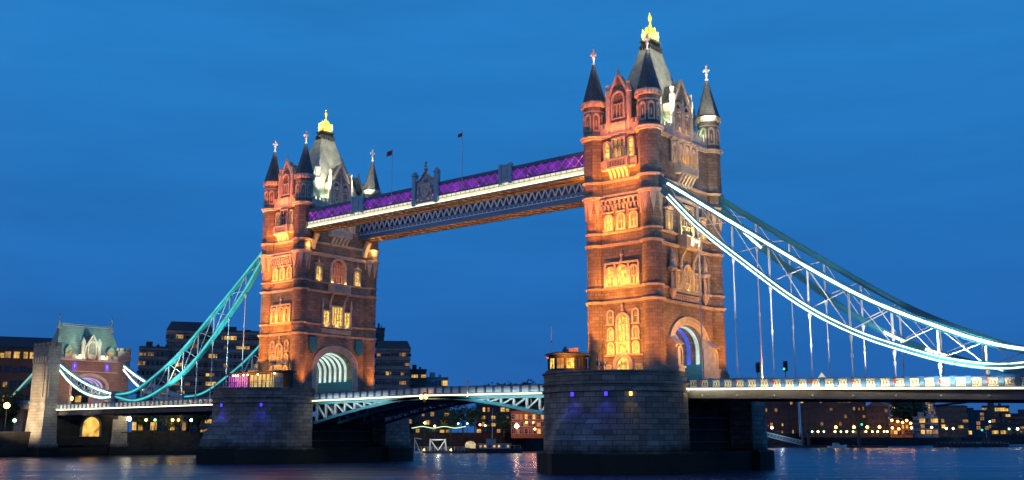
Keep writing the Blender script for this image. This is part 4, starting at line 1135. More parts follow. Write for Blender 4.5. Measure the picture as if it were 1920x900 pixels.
def column(x0,x1,y0,y1,nm='corner_tower'):
    m = MB(TA)
    m.box(x0-0.9,x1+0.7,y0-0.9,y1+0.7,-15.2,-11.0)
    m.loft([[(x0-0.6,y0-0.6,-11.0),(x1+0.5,y0-0.6,-11.0),(x1+0.5,y1+0.4,-11.0),(x0-0.6,y1+0.4,-11.0)],[(x0,y0,-0.6),(x1,y0,-0.6),(x1,y1,-0.6),(x0,y1,-0.6)]])
    m.box(x0,x1,y0,y1,-0.6,11.4); m.box(x0-0.3,x1+0.3,y0-0.3,y1+0.3,-0.9,-0.55)
    m.box(x0+1.2,x1-1.2,y0-0.25,y0,0.6,9.0); m.box(x1,x1+0.25,y0+0.5,y1-0.5,0.6,9.0)
    m.box(x0-0.25,x1+0.25,y0-0.25,y1+0.25,10.9,11.35)
    m.box(x0-0.1,x1+0.1,y0-0.1,y1+0.1,11.4,13.4)
    for i in range(4):
        for j in (0,1):
            x = x0+(x1-x0)*(i+0.5)/4; y = (y0 if j == 0 else y1)
            m.box(x-0.6,x+0.6,y-0.3,y+0.3,13.4,14.3)
    for i in range(2):
        for j in (0,1):
            y = y0+(y1-y0)*(i+0.5)/2; x = (x0 if j == 0 else x1); m.box(x-0.3,x+0.3,y-0.55,y+0.55,13.4,14.3)
    c = m.build(nm, ABUT, ab)
    m = MB(TA)
    for k in range(6): m.box(x0+0.8+k*(x1-x0-1.6)/5-0.2,x0+0.8+k*(x1-x0-1.6)/5+0.2,y0-0.45,y0-0.26,9.2,10.7)
    m.build('corbel_table', TRIM, c)
column(-179,-171.0,-13,-9.85); column(-181.5,-174.5,7.7,11.4)
m = MB(TA)
m.loft([[(-182.6,-9.6,11.05),(-174.6,-9.6,11.05),(-174.6,9.4,11.05),(-182.6,9.4,11.05)],[(-181.0,-8.5,13.6),(-175.9,-8.5,13.6),(-175.9,8.5,13.6),(-181.0,8.5,13.6)],[(-178.5,-7.2,19.4),(-178.1,-7.2,19.4),(-178.1,7.3,19.4),(-178.5,7.3,19.4)]])
rf = m.build('roof', COPPER, ab)
m = MB(TA); m.box(-178.5,-178.1,-7.2,7.3,19.4,19.7); m.box(-178.42,-178.18,-7.0,7.1,20.0,20.12)
for k in range(22): m.box(-178.4,-178.2,-7.0+k*0.66,-6.86+k*0.66,19.7,20.0)
for y in (-7.3,7.4): m.lathe(-178.3,y,[(0.7,18.6),(0.5,19.6),(0.25,20.3),(0.12,21.0),(0.3,21.4),(0.1,21.7),(0.22,22.0),(0.02,22.8)],8)
m.build('ridge_crest', LEAD, rf)
m = MB(FA); m.prism([(-1.7,10.6),(1.7,10.6),(1.7,13.9),(0,17.0),(-1.7,13.9)],-2.5,0.2,'y'); do = m.build('dormer', STONE, ab)
m = MB(FA)
for s in (-1,1):
    m.bar((s*1.9,0.25,13.7),(0,0.25,17.2),0.4,0.35); m.box(s*1.85-0.2,s*1.85+0.2,0,0.4,10.6,13.8)
    m.lathe(s*2.2,-0.4,[(0.5,10.6),(0.5,14.6),(0.65,14.7),(0.5,15.6),(0.05,16.4)],8)
m.ring(arch_pts(-1.3,1.3,11.9,15.6,'pointed'),arch_pts(-1.0,1.0,12.1,15.2,'pointed'),0.2,0.42)
m.lathe(0,0.3,[(0.9,10.7),(1.1,11.2),(1.1,11.8),(1.2,11.9)],8)
m.build('gable_trim', TRIM, do)
for c in (-6.0,5.6):
    m = MB(FA); m.prism([(c-1.0,10.6),(c+1.0,10.6),(c+1.0,13.0),(c,14.4),(c-1.0,13.0)],-2.0,-0.3,'y'); q = m.build('dormer', COPPER, ab)
    m = MB(FA); m.box(c-0.6,c+0.6,-0.29,-0.2,11.2,12.9); m.build('pane', LITDIM, q)
m = MB(FA); m.box(-9.4,7.5,-0.45,0.02,10.62,11.0)
for k in range(9):
    a = -8.6+k*1.95
    if abs(a) > 2.6: m.box(a-0.5,a+0.5,-0.5,0.05,11.0,11.9)
m.build('battlement', TRIM, ab)
for a in (-4.4,4.6):
    m = MB(FA); m.prism(arch_pts(a-0.45,a+0.45,7.9,9.7,'round'),0.06,0.1,'y'); q = m.build('blue_roundel', LEDBLUE, ab)
    m = MB(FA); m.prism([(a-0.22,9.3),(a+0.22,9.3),(a+0.22,8.7),(a,8.3),(a-0.22,8.7)],0.11,0.16,'y'); m.build('badge', WHITE, q)
for k in range(4):
    x = -175.5-k*1.9; m = MB(TA)
    pts = [(4.4*cos(pi*i/20), 3.4+2.6*sin(pi*i/20)) for i in range(21)]
    m.loft([[(x-0.25,a,z),(x+0.25,a,z),(x+0.25,a*0.96,z-0.12),(x-0.25,a*0.96,z-0.12)] for a,z in pts]); m.build('light_rib', RIBV, ab)
for y in (-3.2,3.4):
    m = MB(FA); m.box(y-0.3,y+0.3,-0.1,0.3,10.65,10.9); q = m.build('roof_lantern', DARK, ab)
    m = MB(FA); m.ball((y,0.1,11.2),0.35,10,6); m.build('globe', LAMPW, q)
    light('POINT','roof_glow',(-173.4,y,11.9),None,50,(1,0.85,0.5),None,0.3)
for y in (-6.5,0,6.5): light('SPOT','roof_flood',(-164,y,12.5),(-177,y,16.2),5200,(0.72,1,0.74),None,0.4,spot=48)
light('SPOT','floodlight',(-158,-4,-0.8),(-174,0,7),9000,(1,0.42,0.22),None,0.4,spot=75)
light('SPOT','floodlight',(-172,-31,-8.2),(-175.5,-13,-2),40000,(1,0.74,0.42),None,0.5,spot=60)
light('POINT','arch_light',(-178,0,3.0),None,500,(0.75,0.6,1.0),None,0.3)
# land tie and the approach viaduct left of the gatehouse
at_ = thing('land_tie', 'straight teal land tie running down to the left from the gatehouse column', 'chain', (-182,-9.2,9))
m = MB(); m.bar((0,0,0),(-24,0,-12.6),0.6,1.1); m.build('tie_bar', tpaint, at_)
m = MB(); m.bar((-0.5,-0.36,-0.2),(-24,-0.36,-12.5),0.08,0.5); m.build('light_strip', mat_emit("pale_green_strip",(0.55,1.0,0.85),0.55), at_)
m = MB(); m.box(-90,0,-9.5,9.5,-2.2,-1.0); 
for k in range(5): m.box(-20*k-12,-20*k-7,-9.2,9.2,-9.3,-2.2)
vi = m.build('approach_viaduct', ABUT); vi.location = (-183.1,0,0); tag(vi,'stone approach viaduct with arches left of the gatehouse','viaduct')
m = MB(); m.box(-90,0,-9.8,-9.4,-1.0,0.1); m.build('parapet', BLUE, vi)
# lit arch under the gatehouse
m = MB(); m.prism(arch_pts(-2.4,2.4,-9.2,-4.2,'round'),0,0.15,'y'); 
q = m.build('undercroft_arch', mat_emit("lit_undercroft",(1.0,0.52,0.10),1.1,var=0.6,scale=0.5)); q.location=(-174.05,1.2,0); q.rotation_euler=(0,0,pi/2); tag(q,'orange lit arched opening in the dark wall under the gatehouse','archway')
m = MB(); m.ring(arch_pts(-2.9,2.9,-9.2,-3.8,'round'),arch_pts(-2.4,2.4,-9.2,-4.2,'round'),-0.45,0.1); m.build('arch_stones', ABUT, q)

# ------------------------------------------------------------------ things on the piers and the deck
cab = thing('control_cabin','octagonal control cabin with bright yellow windows on the nearer pier','cabin',(-7.1,-14.3,-1.2))
m = MB(); m.lathe(0,0,[(3.35,0),(3.35,1.5),(3.42,1.55),(3.42,1.7),(3.2,1.72)],12); m.build('base_wall', BLUE, cab)
m = MB(); m.lathe(0,0,[(2.9,1.6),(2.9,3.9)],12); m.build('cabin_body', DARK, cab)
for k in range(12):
    an = 2*pi*(k+0.5)/12
    T = lambda a,h,z,an=an: (2.803*cos(an)+h*cos(an)-a*sin(an), 2.803*sin(an)+h*sin(an)+a*cos(an), z)
    m = MB(T); m.ring([(-0.68,1.85),(0.68,1.85),(0.68,3.6),(-0.68,3.6)],[(-0.55,2.0),(0.55,2.0),(0.55,3.5),(-0.55,3.5)],0.0,0.12); m.box(-0.03,0.03,0,0.1,2.0,3.5)
    w = m.build('window', DARK, cab)
    m = MB(T); m.box(-0.55,0.55,0.01,0.04,2.0,3.5); m.build('pane', LITWIN if k in (6,8,10,3,1) else (LITDIM if k == 9 else WINDK), w)
m = MB(); m.lathe(0,0,[(3.3,3.9),(3.45,4.0),(3.45,4.2),(2.6,4.45),(0.1,4.6)],12); rf = m.build('roof', DARK, cab)
m = MB(); m.lathe(-0.4,0,[(0.5,4.4),(0.45,4.9),(0.2,5.3),(0.02,5.5)],8); m.build('ventilator', DARK, rf)
for k in range(3):
    m = MB(); m.box(1.0+k*0.55,1.35+k*0.55,-0.9,-0.6,4.5,5.05); m.build('roof_lamp', mat_emit("dull_red_lamp",(1,0.22,0.06),0.7) if k==0 else MATS["dull_red_lamp"], rf)
mast = thing('signal_mast','thin white mast with a red lamp beside the control cabin','mast',(-10.05,-14.4,-1.2))
m = MB(); m.tube((0,0,0),(0,0,8.8),0.07,0.03,8); m.bar((-0.5,0,3.9),(0.6,0,3.9),0.06); m.build('pole', WHITE, mast)
m = MB(); m.ball((-0.55,-0.1,4.0),0.26,8,6); m.build('red_lamp', LAMPR, mast)
m = MB(); m.ball((0,0,6.3),0.14,8,5); m.build('sensor', DARK, mast)
def railing(X0, label):
    r = thing('terrace_railing', label, 'railing', (X0,-11.9,-0.06))
    m = MB(); n_ = 26; P_ = [(10.5*cos(pi+pi*i/n_),10.5*sin(pi+pi*i/n_)) for i in range(n_+1)]
    for a,b_ in zip(P_[:-1],P_[1:]):
        m.bar((*a,0.85),(*b_,0.85),0.05); m.bar((*a,0.45),(*b_,0.45),0.035)
    for a in P_: m.bar((*a,0.0),(*a,0.88),0.05)
    return r, m
# low railing in front of the pavilion only
r, m = railing(-82.3,'thin dark railing along the terrace edge of the farther pier'); m.build('rail', DARK, r)
def arm_post(label, loc, h):
    p = thing('lamp_post', label, 'lamp post', loc)
    m = MB(); m.lathe(0,0,[(0.28,0),(0.24,0.5),(0.12,0.6),(0.09,h*0.7),(0.07,h)],8); m.build('post', TEAL, p)
    m = MB(); m.bar((-0.75,0,h-0.35),(0.75,0,h-0.35),0.12)
    for s in (-0.7,0,0.7): m.lathe(s,0,[(0.08,h-0.35),(0.2,h-0.1),(0.22,h+0.2),(0.1,h+0.35),(0.03,h+0.5)],8)
    m.build('lantern', BLUE, p); return p
arm_post('unlit blue three lantern lamp post in front of the nearer tower',(1.7,-18.0,-1.2),2.3)
arm_post('tall blue lamp post standing before the right end of the glass pavilion',(-75.6,-16.4,-1.2),5.8)
pv = thing('pavilion','glass pavilion glowing yellow and purple on the farther pier terrace','pavilion',(-89.3,-15.0,-1.2), 0.0)
pv.location = (-82.3,-14.4,-1.2)
m = MB(); m.box(-9.3,9.2,-1.6,1.7,4.05,4.3); m.box(-8.6,8.5,-1.3,1.5,4.3,4.5); m.build('roof', DARK, pv)
m = MB(); m.box(-8.6,8.7,0.4,1.4,0,4.05); m.build('back_wall', DARK, pv)
for x0,x1,mt in ((-8.6,-6.6,SHOPP),(-6.5,-4.4,SHOPP),(-4.3,-2.3,SHOPP),(-1.6,2.2,SHOPY),(2.3,6.0,SHOPY)):
    m = MB(); m.box(x0,x1,-1.0,-0.92,0.4,3.9); gp = m.build('glazed_bay', mt, pv)
    m = MB()
    for k in range(4): x = x0+(x1-x0)*k/3; m.box(x-0.05,x+0.05,-1.12,-1.0,0.0,4.05)
    m.box(x0,x1,-1.1,-1.01,2.6,2.68); m.build('mullion', DARK, gp)
m = MB(); m.box(6.2,8.6,-1.0,-0.9,0,4.0); m.box(6.3,8.2,-1.25,-1.001,1.9,2.7); m.box(6.3,8.2,-1.2,-1.001,2.9,3.3); m.build('notice_board', CONCL, pv)
for k,x in enumerate((-6.6,-5.8,-5.0,-3.2,-1.8,1.4,5.8,6.6)):
    m = MB(); m.ball((x,-1.45,3.9),0.13,8,5); m.build('downlight', LAMPY if k != 6 else LAMPR, pv)
light('POINT','pavilion_glow',(-88.0,-16.9,1.6),None,90,(0.9,0.4,0.9),None,0.3)
light('POINT','pavilion_glow',(-80.0,-17.6,1.6),None,90,(1,0.8,0.4),None,0.3)
kb = thing('balcony_kiosk','small lit ticket kiosk with pale glass behind the pavilion','kiosk',(-88.8,-10.6,-1.2))
m = MB(); m.box(-1.3,1.3,-0.9,0.9,4.0,5.4); m.box(-1.1,1.1,-0.7,0.7,0,4.0); m.build('body', CONCL, kb)
m = MB(); m.box(-1.2,1.2,-0.98,-0.92,4.3,5.2); m.build('pane', LITDIM, kb)
for x,y,on,lb in ((13.8,6.0,False,'black traffic signal on the side span deck, dark, nearer the tower'),(18.3,6.0,True,'black traffic signal showing green on the side span deck')):
    t_ = thing('traffic_light', lb, 'traffic light', (x,y,-1.1))
    m = MB(); m.tube((0,0,0),(0,0,2.0),0.07,0.06,8); m.build('post', DARK, t_)
    m = MB(); m.box(-0.2,0.2,-0.16,0.16,1.65,3.0); 
    for k in range(3): m.tube((0,-0.16,1.9+k*0.42),(0,-0.4,1.88+k*0.42),0.17,0.17,10)
    m.box(-0.34,0.34,0.1,0.14,1.55,3.1); h = m.build('signal_head', DARK, t_)
    m = MB(); m.tube((0,-0.401,1.9),(0,-0.42,1.9),0.16,0.16,10); m.build('signal_lens', SIGG if on else DARK, h)

# ------------------------------------------------------------------ the city on the far bank
CAMX, CAMY, YAW, PITCH, FOC = 87.386, -140.591, 0.6953, 0.1855, 1955.0
def ground(u, d, v=815):
    """a point of the far bank seen in column u of the photograph, d metres from the photographer"""
    x, y = (u-960)/FOC, cos(PITCH)+sin(PITCH)*(v-450)/FOC
    X = cos(YAW)*x-sin(YAW)*y; Y = sin(YAW)*x+cos(YAW)*y; r = sqrt(X*X+Y*Y)
    return (CAMX+X/r*d, CAMY+Y/r*d)
GZ = -9.3
def building(name, label, u0, u1, d, depth, z1, wall, floors, bays, lit, dim, ww=1.2, wh=1.5, seed=1, roof='flat', roofm=None, d2=None, group=None, ledge=False, zb=0.0, cat='building', frame=None):
    rnd = random.Random(seed)
    P = Vector(ground(u0,d)); Q = Vector(ground(u1,d2 or d)); W = (Q-P).length; ang = atan2(Q.y-P.y,Q.x-P.x)
    b_ = thing(name, label, cat, (P.x,P.y,GZ), ang, group)
    H = z1-GZ
    m = MB(); m.box(0,W,0,depth,-0.5,H)
    wl = m.build('wall', wall, b_)
    m = MB()
    if roof == 'flat':
        m.box(-0.3,W+0.3,-0.3,depth+0.3,H,H+0.5); m.box(W*0.2,W*0.45,depth*0.3,depth*0.7,H+0.5,H+2.6); m.box(W*0.6,W*0.72,depth*0.3,depth*0.6,H+0.5,H+1.7)
    elif roof == 'mansard':
        m.loft([[(-0.4,-0.4,H),(W+0.4,-0.4,H),(W+0.4,depth,H),(-0.4,depth,H)],[(1,2.2,H+3.2),(W-1,2.2,H+3.2),(W-1,depth-2,H+3.2),(1,depth-2,H+3.2)]])
    elif roof == 'gable':
        m.loft([[(-0.4,-0.5,H),(W+0.4,-0.5,H),(W+0.4,depth,H),(-0.4,depth,H)],[(0,depth/2-0.1,H+4),(W,depth/2-0.1,H+4),(W,depth/2+0.1,H+4),(0,depth/2+0.1,H+4)]])
    elif roof == 'gables':
        n_ = max(1,round(W/9)); g_ = W/n_
        for k in range(n_): m.prism([(k*g_+0.02,H),((k+1)*g_-0.02,H),((k+0.5)*g_,H+3.2)],-0.2,depth,'y')
    elif roof == 'slant':
        m.add([(-0.8,-1.5,H+0.6),(W+0.8,-1.5,H+2.2),(W+0.8,depth,H+2.2),(-0.8,depth,H+0.6),(-0.8,-1.5,H+0.1),(W+0.8,-1.5,H+1.7),(W+0.8,depth,H+1.7),(-0.8,depth,H+0.1)],[(0,1,2,3),(7,6,5,4),(0,4,5,1),(1,5,6,2),(2,6,7,3),(3,7,4,0)])
        m.box(0.3,W-0.3,0.5,depth-0.5,H,H+0.3)
    elif roof == 'pyramid':
        m.loft([[(-0.2,-0.2,H),(W+0.2,-0.2,H),(W+0.2,depth+0.2,H),(-0.2,depth+0.2,H)],[(W/2-0.1,depth/2-0.1,H+W*0.75),(W/2+0.1,depth/2-0.1,H+W*0.75),(W/2+0.1,depth/2+0.1,H+W*0.75),(W/2-0.1,depth/2+0.1,H+W*0.75)]])
    m.build('roof', roofm or CONCD, b_)
    fh = (H-zb-0.8)/floors; bw = W/bays
    if ledge:
        m = MB()
        for f in range(floors+1): m.box(-0.3,W+0.3,-0.55,-0.002,zb+f*fh+0.05,zb+f*fh+0.75)
        m.build('floor_ledge', wall, b_)
    meshes = {}
    for key, mt in (('lit',CITYLIT),('dim',CITYDIM),('off',GLASSD)):
        m = MB(); m.ring([(-ww/2-0.14,-0.14),(ww/2+0.14,-0.14),(ww/2+0.14,wh+0.14),(-ww/2-0.14,wh+0.14)],[(-ww/2,0),(ww/2,0),(ww/2,wh),(-ww/2,wh)],-0.16,0.0)
        m.box(-0.05,0.05,-0.12,0.0,0,wh); m.box(-ww/2,ww/2,-0.1,0,wh*0.5,wh*0.5+0.07)
        m.cm = 1; m.box(-ww/2,ww/2,-0.06,-0.01,0,wh)
        meshes[key] = m.mesh('window', [frame or wall, mt])
    cnt = 0
    for f in range(floors):
        for k in range(bays):
            if cnt >= 100: break
            r = rnd.random()*1.7; L_ = lit[f] if isinstance(lit,(list,tuple)) else lit
            key = 'lit' if r < L_ else ('dim' if r < L_+dim else 'off')
            w_ = linked('window', meshes[key], b_, ((k+0.5)*bw+rnd.uniform(-0.12,0.12)*bw, 0, zb+f*fh+fh*0.42)); w_.scale = (rnd.choice((1,1,0.8,0.55)) if key != 'off' else 1,1,rnd.choice((1,1,0.75))); cnt += 1
    return b_

building('brick_hotel','red brown brick building with a lit top floor, left of the gatehouse',-70,178,338,22,16.4,BRICKR,6,16,[0.05,0.2,0.25,0.3,0.25,0.85],0.2,2.0,1.9,3,'mansard',CONCD)
building('concrete_hotel','dark stepped concrete block just right of the gatehouse roof',252,304,352,25,18.5,CONC,9,6,0.12,0.12,2.2,1.2,5,'flat',CONCD,ledge=True)
building('concrete_hotel','big dark concrete block behind the turquoise chain, tallest left of the tower',302,388,356,28,24.6,CONC,11,9,0.2,0.12,2.2,1.2,11,'mansard',CONCD,ledge=True)
building('concrete_hotel','dark concrete block with amber windows right beside the farther tower, on its left',386,492,352,28,24.2,CONC,11,9,0.38,0.15,2.6,1.2,8,'flat',CONCD,ledge=True)
building('restaurant','low riverside restaurant with bright yellow windows under the far side span',246,350,312,9,-4.2,CONCD,1,9,0.8,0.2,2.0,2.2,4,'flat',CONCD)
building('office_block','dark tall narrow block peeking out right of the farther tower',700,716,420,12,33,CONCD,10,2,0.05,0.1,2,1.5,5,'flat',CONCD)
building('office_block','dark stepped block right of the farther tower, with few lit windows',702,766,400,25,23.5,CONC,9,7,0.08,0.1,2.4,1.3,9,'mansard',CONCD,ledge=True)
building('office_block','lower dark block in middle of the skyline right of the farther tower',764,797,410,20,16,CONCD,7,4,0.1,0.1,2.4,1.5,12,'flat',CONCD)
building('glass_block','pale blue glass block above the left bascule parapet',795,838,420,16,13.5,PALEBLUE,6,4,0.12,0.15,3.0,2.0,6,'flat',CONCL)
building('riverside_block','dark building with yellow windows under the left bascule leaf',778,842,385,14,0.5,CONCD,3,7,0.25,0.3,1.6,1.5,21,'flat',CONCD)
building('riverside_block','dark building with several yellow windows in middle under the bascule span',893,966,372,14,1.5,BRICKD,4,8,0.35,0.25,1.4,1.5,14,'gable',CONCD)
bk = building('brick_warehouse','red brick warehouse lit orange under the right bascule leaf',958,1030,352,12,-1.4,BRICKR,3,9,0.25,0.3,1.0,1.5,17,'flat',BRICKR,frame=CONCL)
for u in (968,1000): 
    p_ = ground(u,345); light('POINT','street_glow',(p_[0],p_[1],-4.5),None,1300,(1,0.28,0.08),None,0.4)
# right of the nearer tower
building('warehouse','dark warehouse nearest the nearer pier, with a glazed gable top',1425,1501,525,20,12.0,BRICKD,6,8,0.10,0.12,1.1,1.5,31,'flat',CONCD)
building('warehouse','long dark warehouse in the middle of the right bank, few lit windows',1503,1627,518,22,12.5,BRICKD,6,14,0.07,0.12,1.1,1.5,35,'flat',CONCD)
building('warehouse','dark gabled warehouse at right end of the long warehouse',1627,1668,512,18,4.2,BRICKD,4,5,0.05,0.15,1.1,1.5,33,'gables',CONCD)
building('low_warehouse','low orange lit building between dark warehouse and white framed house',1669,1712,506,10,-3.6,BRICKR,2,6,0.4,0.3,1.4,1.5,36,'flat',BRICKR)
building('framed_house','white framed modern house beside the orange lit building',1714,1760,522,14,-0.8,CONCL,3,4,0.3,0.3,3.0,1.8,38,'flat',CONCL)
building('riverside_flats','dark flats with a slanted roof right of the white framed house',1758,1816,556,18,5.2,CONCD,5,7,0.12,0.2,2.4,1.7,41,'slant',CONCD)
building('riverside_flats','dark glass flats behind the barges on the right bank',1814,1856,566,18,3.0,CONCD,5,5,0.15,0.25,2.4,1.7,43,'flat',CONCD,d2=575)
building('terraced_flats','terraced flats with lit yellow top storey near the right picture edge',1846,1896,604,20,6.0,CONCD,5,6,[0.2,0.2,0.2,0.3,0.9],0.2,3.0,1.7,45,'flat',CONCD,ledge=True)
building('terraced_flats','lower terraced flats at the right edge of the far bank',1894,1985,612,20,2.0,CONCD,4,9,0.15,0.25,2.8,1.7,47,'flat',CONCD,ledge=True)
building('high_rise','distant pale high rise, left one of the lit pair behind the warehouses',1660,1682,1500,20,40,CONCL,14,4,0.3,0.3,2.6,2.0,51,'flat',CONCD)
building('high_rise','distant high rise with many bright windows, right one of the lit pair',1684,1707,1500,20,39,CONCD,14,5,0.6,0.3,2.6,2.0,52,'flat',CONCD)
building('high_rise','distant bluish high rise standing alone right of the lit pair',1734,1758,1500,20,36,CONCL,13,5,0.3,0.4,2.4,2.0,53,'flat',CONCD)
building('pyramid_tower','far skyscraper whose pale lit pyramid tip shows above the right parapet',1536,1558,2500,26,115,CONCL,20,5,0.5,0.3,3.0,3.0,54,'pyramid',mat_emit("lit_pyramid_roof",(0.95,0.9,0.6),0.7))

# trees: tapered trunk with limbs, crown of many small leaf clumps
def tree_parts(h, rx, seed):
    rnd = random.Random(seed)
    m = MB(); m.tube((0,0,0),(0.1,0,h*0.35),0.28,0.2,8)
    tips = []
    for k in range(7):
        an = k*0.9+rnd.random(); p_ = (0.1,0,h*(0.25+0.03*k)); q_ = (rx*0.6*cos(an),rx*0.6*sin(an),h*(0.5+0.06*rnd.random()*k)); m.tube(p_,q_,0.13,0.05,6); tips.append(q_)
    m.tube((0.1,0,h*0.35),(0,0,h*0.8),0.2,0.05,6)
    tr = m.mesh('trunk', BARK)
    m = MB()
    cl = [(rx*0.75*cos(a)*r, rx*0.75*sin(a)*r, h*z, rx*s) for a,r,z,s in ((rnd.random()*6.28, rnd.random()**0.5, 0.42+0.48*rnd.random(), 0.28+0.2*rnd.random()) for _ in range(16))]
    for cx,cy,cz,cr_ in cl:
        for _ in range(85):
            v = Vector((rnd.gauss(0,1),rnd.gauss(0,1),rnd.gauss(0,1))).normalized()*cr_*(0.55+0.5*rnd.random())
            c = Vector((cx,cy,cz))+v; a = Vector((rnd.gauss(0,1),rnd.gauss(0,1),rnd.gauss(0,1))).normalized(); b_ = a.orthogonal().normalized(); s = 0.22+0.2*rnd.random()
            m.add([tuple(c+a*s),tuple(c+b_*s*0.6),tuple(c-a*s),tuple(c-b_*s*0.6)],[(0,1,2,3)])
    return tr, m.mesh('crown', LEAF)
TREES = [tree_parts(10,4.2,1), tree_parts(10,3.4,2), tree_parts(10,4.8,3)]
def tree(u, d, h, k, label, group=None):
    x,y = ground(u,d); t_ = thing('broadleaf_tree', label, 'tree', (x,y,GZ), u*0.7, group); t_.scale = (h/10*0.95,)*2+(h/10,)
    tr, c = TREES[k]; linked('trunk', tr, t_); linked('crown', c, t_)
tree(845,345,9.0,0,'dark tree left of the glowing lamps under the left bascule leaf')
tree(868,350,10.5,2,'broad dark tree in the middle under the bascule span')
tree(890,344,9.0,1,'narrow dark tree just left of the yellow windowed dark building')
tree(945,342,8.0,0,'dark tree between the windowed building and the red brick warehouse')
tree(942,430,21,2,'large round tree crown topping the right bascule parapet, left of two')
tree(984,430,21.5,0,'large round tree crown topping the right bascule parapet, right of two')
tree(352,318,8.5,0,'dark tree right of the riverside restaurant')
tree(372,322,9.5,1,'dark tree close to the left side of the farther pier')
tree(2,312,13,2,'dark tree at the left picture edge in front of the brick hotel')
tree(268,306,6.0,1,'small dark tree in front of the restaurant windows, left of two')
tree(318,306,6.5,2,'small dark tree in front of the restaurant windows, right of two')
for u,h,k,lb in ((1696,20,0,'dark tree on a rise below the distant high rises, left of three'),(1706,23,2,'dark tree on a rise below the distant high rises, tallest of three'),(1717,19,1,'dark tree on a rise below the distant high rises, right of three')): tree(u,640,h,k,lb)

# lamps on the quays
LPM = {}
def quay_lamp(u, d, z, mat, r, label, glow=None, group=None):
    x,y = ground(u,d); l_ = thing('quay_lamp', label, 'street lamp', (x,y,GZ), 0, group)
    key = (round(z,1), mat.name, r)
    if key not in LPM:
        h = z-GZ; m = MB(); m.lathe(0,0,[(0.16,0),(0.12,0.5),(0.06,h-r)],6); a = m.mesh('post', DARK)
        m = MB(); m.ball((0,0,h),r,10,6); LPM[key] = (a, m.mesh('globe', mat))
    a,g_ = LPM[key]; linked('post', a, l_); linked('globe', g_, l_)
    if glow: light('POINT','lamp_glow',(0,0,z-GZ),None,glow[0],glow[1],l_,0.4)
YC=(1,0.72,0.25); OC=(1,0.36,0.06)
quay_lamp(8,296,-1.5,LAMPO,0.75,'big orange street lamp at the foot of the land tie',(6000,OC))
quay_lamp(25,296,-5.2,LAMPG,0.45,'greenish lamp on the quay at the far left',(1500,(0.8,1,0.4)))
quay_lamp(128,305,0.8,LAMPO,0.55,'orange lamp on the bridge approach inside the gatehouse arch',(900,OC))
quay_lamp(240,300,-4.6,LAMPW,0.55,'brightest white lamp, left of the riverside restaurant',(5000,(1,0.8,0.5)))
for u,mt,lb in ((272,LAMPY,'yellow lamp above the restaurant windows, towards their left'),(289,LAMPG,'greenish lamp above the middle of the restaurant windows'),(322,LAMPY,'yellow lamp above the restaurant windows, towards their right'),(333,LAMPO,'orange lamp at the right end of the restaurant'),(357,LAMPW,'white lamp between restaurant and farther pier')):
    quay_lamp(u,303,-4.8,mt,0.32,lb,(250,YC))
quay_lamp(969,335,-6.0,LAMPW,0.6,'brilliant white lamp in front of the red brick warehouse',(5000,(1,0.8,0.5)))
for u,z,mt,lb in ((859,-5.2,LAMPG,'pale green lamp in a close pair under the bascule span, left of the pair'),(876,-5.2,LAMPG,'pale green lamp in a close pair under the bascule span, right of the pair'),(910,-5.8,LAMPG,'green lamp in front of the yellow windowed dark building'),(900,-5.6,LAMPO,'small orange lamp by the dark building under the bascule'),(987,-4.8,LAMPO,'orange lamp on the left part of the red brick warehouse front'),(1003,-6.9,LAMPO,'low orange lamp below the right part of the brick warehouse'),(815,-6.0,LAMPY,'yellow lamp behind the white pontoon frame'),(796,-5.0,LAMPY,'yellow lamp close to the right side of the farther pier')):
    quay_lamp(u,338,z,mt,0.3,lb,(200,YC))
spots = ['left end','left part','left of the middle','middle','right of the middle','right part','right end']
for i,u in enumerate((1523,1534,1545,1566,1577,1588,1600)): quay_lamp(u,503,-7.2,LAMPY if i%2 else LAMPG,0.42,'small pale lamp before the long warehouse, '+spots[i]+' of its row',(160,YC),'lamps along the warehouse quay')
for i,u in enumerate((1568,1602,1627,1650)): quay_lamp(u,506,-5.2,LAMPO,0.62,'orange street lamp before the warehouses, '+('left end','second from the left','second from the right','right end')[i]+' of four',(650,OC),'orange lamps along the warehouse quay')
for i,u in enumerate((1624,1636,1646,1658,1664)): quay_lamp(u,503,-7.2,LAMPY,0.36,'small yellow lamp below the gabled warehouse, '+('left end','left part','middle','right part','right end')[i]+' of its row',(140,YC),'lamps below the gabled warehouse')
for i,(u,z) in enumerate(((1674,-2.3),(1685,-2.8),(1694,-3.2),(1702,-2.4),(1709,-3.6),(1674,-5.6),(1686,-6.0),(1710,-5.6))): quay_lamp(u,501,z,LAMPO,0.5,('high','low')[i>4]+' orange lamp at the low orange building, '+('far left','left','middle','right','far right','left','middle','right')[i]+' of its row',(1000,OC),'orange lamps at the low building')
for u,z,mt,lb in ((1748,-5.4,LAMPY,'yellow lamp in front of the white framed house'),(1775,-5.6,LAMPW,'white lamp at the left end of the slanted roof flats'),(1788,-5.6,LAMPY,'yellow lamp at the right part of the slanted roof flats'),(1842,-6.4,SIGG,'green lamp by the moored barges'),(1858,-2.5,LAMPG,'pale green lamp in front of the terraced flats'),(1893,-5.9,LAMPG,'green tinted lamp between both terraced flats'),(1909,-5.9,LAMPW,'bright white lamp at the right edge of the far bank'),(1448,-5.4,LAMPW,'bright lamp above the white gangway by the nearer pier'),(1617,-4.0,SIGG,'green navigation lamp on the warehouse quay')):
    quay_lamp(u,503 if u < 1760 else 545,z,mt,0.45,lb,(320,YC))
ps = ground(1442,512); light('POINT','street_glow',(*ps,-4.0),None,600,(1,0.15,0.08),None,0.4)

